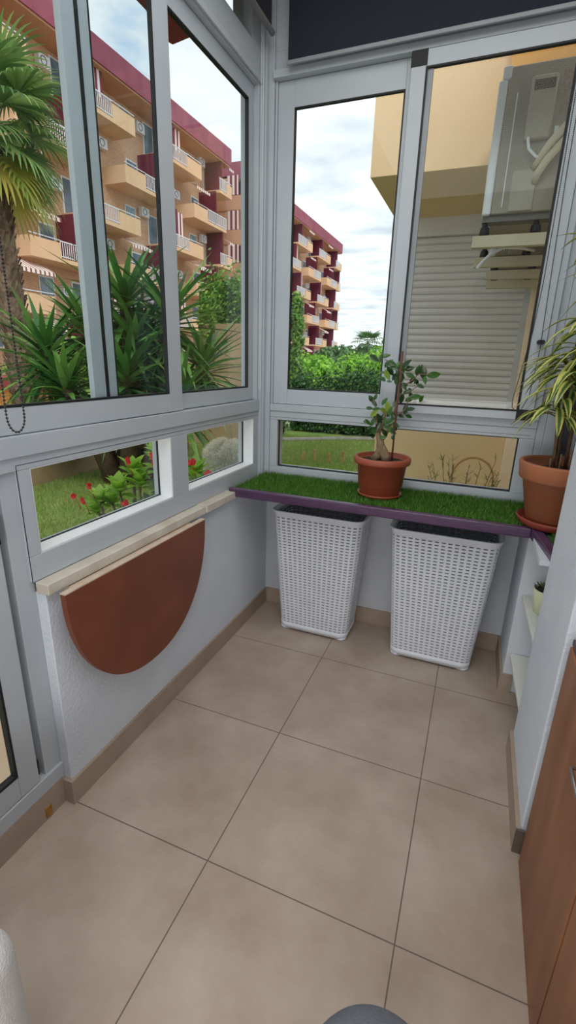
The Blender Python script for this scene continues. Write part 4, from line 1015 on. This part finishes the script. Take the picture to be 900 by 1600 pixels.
# ================================================================== APARTMENT BLOCKS
XF, XW, PITCH = -22.3, -24.1, 2.9
LV0 = .75
def block(label, y0, y1, odd, even, xend):
    """odd / even = balcony (start, end) lists on alternate floors"""
    t = thing('apartment_block', label, 'building', (0, 0, 0))
    bm = NB(); box(bm, xend, XW, y0, y1, -.4, 18.0); link('wall', bm, 'brick', t)
    bm = NB(); box(bm, xend, XF, y0, y1, 17.85, 19.1); link('roof_fascia', bm, 'maroon', t)
    bm = NB(); box(bm, xend+.1, XF-.1, y0+.05, y1-.05, 17.75, 17.85); link('eave_soffit', bm, 'orange', t)
    for f in range(6):
        zb = LV0 + PITCH*f; spans = odd if f % 2 == 1 else even; solid_first = (f % 2 == 0)
        for a, b in spans:
            a2, b2 = max(a, y0), min(b, y1)
            if b2 - a2 < 1.2: continue
            L = b2-a2; sl = min(2.1, L*.42)
            s0, s1 = (a2, a2+sl) if solid_first else (b2-sl, b2)
            r0, r1 = (a2+sl, b2) if solid_first else (a2, b2-sl)
            bm = NB(); box(bm, XW, XF, a2, b2, zb, zb+.22)
            box(bm, XF-.12, XF, s0, s1, zb+.22, zb+1.0)
            ye = a2 if solid_first else b2-.12
            box(bm, XW, XF-.12, ye, ye+.12, zb+.22, zb+1.0)
            bal = link('balcony', bm, 'cream', t)
            bm = NB()
            box(bm, XF-.05, XF, r0, r1, zb+1.08, zb+1.14); box(bm, XF-.05, XF, r0, r1, zb+.30, zb+.34)
            box(bm, XF-.05, XF, s0, s1, zb+1.12, zb+1.16)
            y = r0
            while y < r1: box(bm, XF-.04, XF-.01, y, y+.035, zb+.25, zb+1.1); y += .16
            link('railing', bm, 'rail', bal)
            ym = r0 + (r1-r0)*.52
            bm = NB(); box(bm, XW, XF-.15, ym-.1, ym+.1, zb+.22, zb+PITCH-.02); link('divider', bm, 'maroond', t)
            bm = NB(); box(bm, XW, XW+.06, r0+.2, ym-.3, zb+.25, zb+2.3); w_ = link('window', bm, 'winframe', t)
            bm = NB(); box(bm, XW+.06, XW+.09, r0+.3, ym-.4, zb+.35, zb+2.2); link('pane', bm, 'winglass', w_)
            if random.random() < .5:
                sc_ = ym + .2
                bm = NB(); box(bm, XF-.5, XF-.45, sc_, min(b2, sc_+1.1), zb+1.15, zb+PITCH-.05); link('slatted_screen', bm, 'screen', t)
            elif random.random() < .8:
                bm = NB(); v = [bm.verts.new(p) for p in ((XW+.9, s0, zb+2.75), (XW+.9, s1, zb+2.75), (XF+.25, s1, zb+2.2), (XF+.25, s0, zb+2.2), (XF+.25, s1, zb+2.0), (XF+.25, s0, zb+2.0))]
                bm.faces.new((v[0], v[1], v[2], v[3])); bm.faces.new((v[3], v[2], v[4], v[5])); link('awning', bm, 'awning', t)
        # windows and units on the bare wall between balconies
        oth = even if f % 2 == 1 else odd
        for a, b in oth:
            c = (a+b)/2
            if c-1.2 < y0 or c+1.2 > y1: continue
            bm = NB(); box(bm, XW, XW+.06, c-.75, c+.35, zb+1.0, zb+2.3); w_ = link('window', bm, 'winframe', t)
            bm = NB(); box(bm, XW+.06, XW+.09, c-.67, c-.22, zb+1.08, zb+2.22); box(bm, XW+.06, XW+.09, c-.16, c+.27, zb+1.08, zb+2.22); link('pane', bm, 'winglass', w_)
            if random.random() < .95:
                bm = NB(); z = zb+random.choice((1.3, 1.9)); box(bm, XW+.05, XW+.42, c+.7, c+1.5, z, z+.6); u = link('air_conditioner', bm, 'rail', t, bevel=.03)
                bm = NB(); tube(bm, [(XW+.43, c+1.0+.2*math.cos(k*PI/8), z+.3+.2*math.sin(k*PI/8)) for k in range(17)], .03, 4, cap=False); link('fan_grille', bm, 'winglass', u)
    return t
oddA = [(23.1-8.2*k, 28.35-8.2*k) for k in range(3, -3, -1)]; evenA = [(27.1-8.2*k, 32.4-8.2*k) for k in range(3, -3, -1)]
ba = block('long apartment block with maroon roof band and staggered cream balconies in the left windows', 2.0, 41.65, oddA, evenA, -34)
oddB = [(y-5.3, y) for y in (47.6, 55.9, 64.2, 72.4, 80.6)]; evenB = [(y-5.3, y) for y in (51.8, 60.1, 68.3, 76.4)] + [(76.9, 79.2)]
bb_ = block('farther apartment block with maroon roof band ending at the sky in the back window', 44.1, 78.4, oddB, evenB, -34)
# near end wall of the farther block
bm = NB()
for f in range(6): box(bm, -24.0, -22.9, 44.0, 44.1, LV0+PITCH*f+1.15, LV0+PITCH*f+2.75)
link('striped_end_panel', bm, 'screenx', bb_)
bm = NB()
for f in range(6): box(bm, -26.5, -22.5, 44.02, 44.1, LV0+PITCH*f-.1, LV0+PITCH*f+1.1)
link('end_panel', bm, 'orange', bb_)

# ================================================================== WORLD, LIGHTS, CAMERA
w = bpy.data.worlds.new('sky'); bpy.context.scene.world = w; w.use_nodes = True
N = w.node_tree.nodes; L = w.node_tree.links; bg = N['Background']
tc = N.new('ShaderNodeTexCoord'); sp = N.new('ShaderNodeSeparateXYZ'); L.new(tc.outputs['Generated'], sp.inputs[0])
mz = N.new('ShaderNodeMath'); mz.operation = 'MAXIMUM'; mz.inputs[1].default_value = .06; L.new(sp.outputs[2], mz.inputs[0])
dx = N.new('ShaderNodeMath'); dx.operation = 'DIVIDE'; L.new(sp.outputs[0], dx.inputs[0]); L.new(mz.outputs[0], dx.inputs[1])
dy = N.new('ShaderNodeMath'); dy.operation = 'DIVIDE'; L.new(sp.outputs[1], dy.inputs[0]); L.new(mz.outputs[0], dy.inputs[1])
cb_ = N.new('ShaderNodeCombineXYZ'); L.new(dx.outputs[0], cb_.inputs[0]); L.new(dy.outputs[0], cb_.inputs[1])
n1 = N.new('ShaderNodeTexNoise'); n1.inputs['Scale'].default_value = .9; n1.inputs['Detail'].default_value = 9; n1.inputs['Roughness'].default_value = .58; n1.inputs['Distortion'].default_value = .4
L.new(cb_.outputs[0], n1.inputs['Vector'])
r1 = N.new('ShaderNodeValToRGB'); e = r1.color_ramp.elements; e[0].position = .27; e[0].color = (0, 0, 0, 1); e[1].position = .40; e[1].color = (1, 1, 1, 1); L.new(n1.outputs['Fac'], r1.inputs[0])
g1 = N.new('ShaderNodeValToRGB'); e = g1.color_ramp.elements; e[0].position = .0; e[0].color = lin('C6DBEE'); e[1].position = .6; e[1].color = lin('7FB0EA'); L.new(sp.outputs[2], g1.inputs[0])
n2 = N.new('ShaderNodeTexNoise'); n2.inputs['Scale'].default_value = 1.7; n2.inputs['Detail'].default_value = 7; L.new(cb_.outputs[0], n2.inputs['Vector'])
r2 = N.new('ShaderNodeValToRGB'); e = r2.color_ramp.elements; e[0].position = .30; e[0].color = lin('CFD8E2'); e[1].position = .52; e[1].color = lin('FDFEFF'); L.new(n2.outputs['Fac'], r2.inputs[0])
mx = N.new('ShaderNodeMix'); mx.data_type = 'RGBA'; L.new(r1.outputs[0], mx.inputs[0]); L.new(g1.outputs[0], mx.inputs[6]); L.new(r2.outputs[0], mx.inputs[7])
L.new(mx.outputs[2], bg.inputs[0]); bg.inputs[1].default_value = 1.25

def light(kind, name, loc, rot, energy, size=None, col=(1, 1, 1), sy=None):
    l = bpy.data.lights.new(name, kind); l.energy = energy; l.color = col
    if kind == 'AREA':
        l.size = size
        if sy: l.shape = 'RECTANGLE'; l.size_y = sy
    if kind == 'SUN': l.angle = math.radians(25)
    o = bpy.data.objects.new(name, l); COL.objects.link(o); o.location = loc; o.rotation_euler = rot; return o
s = light('SUN', 'sun', (0, 0, 20), (0, 0, 0), 2.0, col=(1, .97, .92))
s.rotation_euler = Vector((-.50, .62, -.85)).to_track_quat('-Z', 'Y').to_euler()
light('AREA', 'ceiling_fill', (.95, -1.85, 3.28), (0, 0, 0), 46, 1.7, (1, .985, .96), 2.9)  # added fill lamp under the ceiling, brightens the room without a fixture
light('AREA', 'rear_fill', (.9, -3.3, .98), (math.radians(90), 0, 0), 18, 1.6, (1, .985, .97), .36)  # added fill lamp low behind the camera, lifts the interior

cam = bpy.data.cameras.new('camera'); co = bpy.data.objects.new('camera', cam); COL.objects.link(co)
F, YAW, PIT, ROL = 739.98, .3711, -.3096, .0292
fw = Vector((-math.sin(YAW)*math.cos(PIT), math.cos(YAW)*math.cos(PIT), math.sin(PIT)))
r = fw.cross(Vector((0, 0, 1))).normalized(); u = r.cross(fw)
R_ = r*math.cos(ROL) + u*math.sin(ROL); U_ = -r*math.sin(ROL) + u*math.cos(ROL)
mw = Matrix((R_, U_, -fw)).transposed().to_4x4(); mw.translation = Vector((1.1682, -2.3254, 1.5445)); co.matrix_world = mw
cam.sensor_fit = 'VERTICAL'; cam.sensor_height = 24; cam.lens = F/1600*24; cam.clip_start = .02; cam.clip_end = 500
bpy.context.scene.camera = co
vs_ = bpy.context.scene.view_settings; vs_.view_transform = 'Standard'; vs_.look = 'None'; vs_.exposure = 0
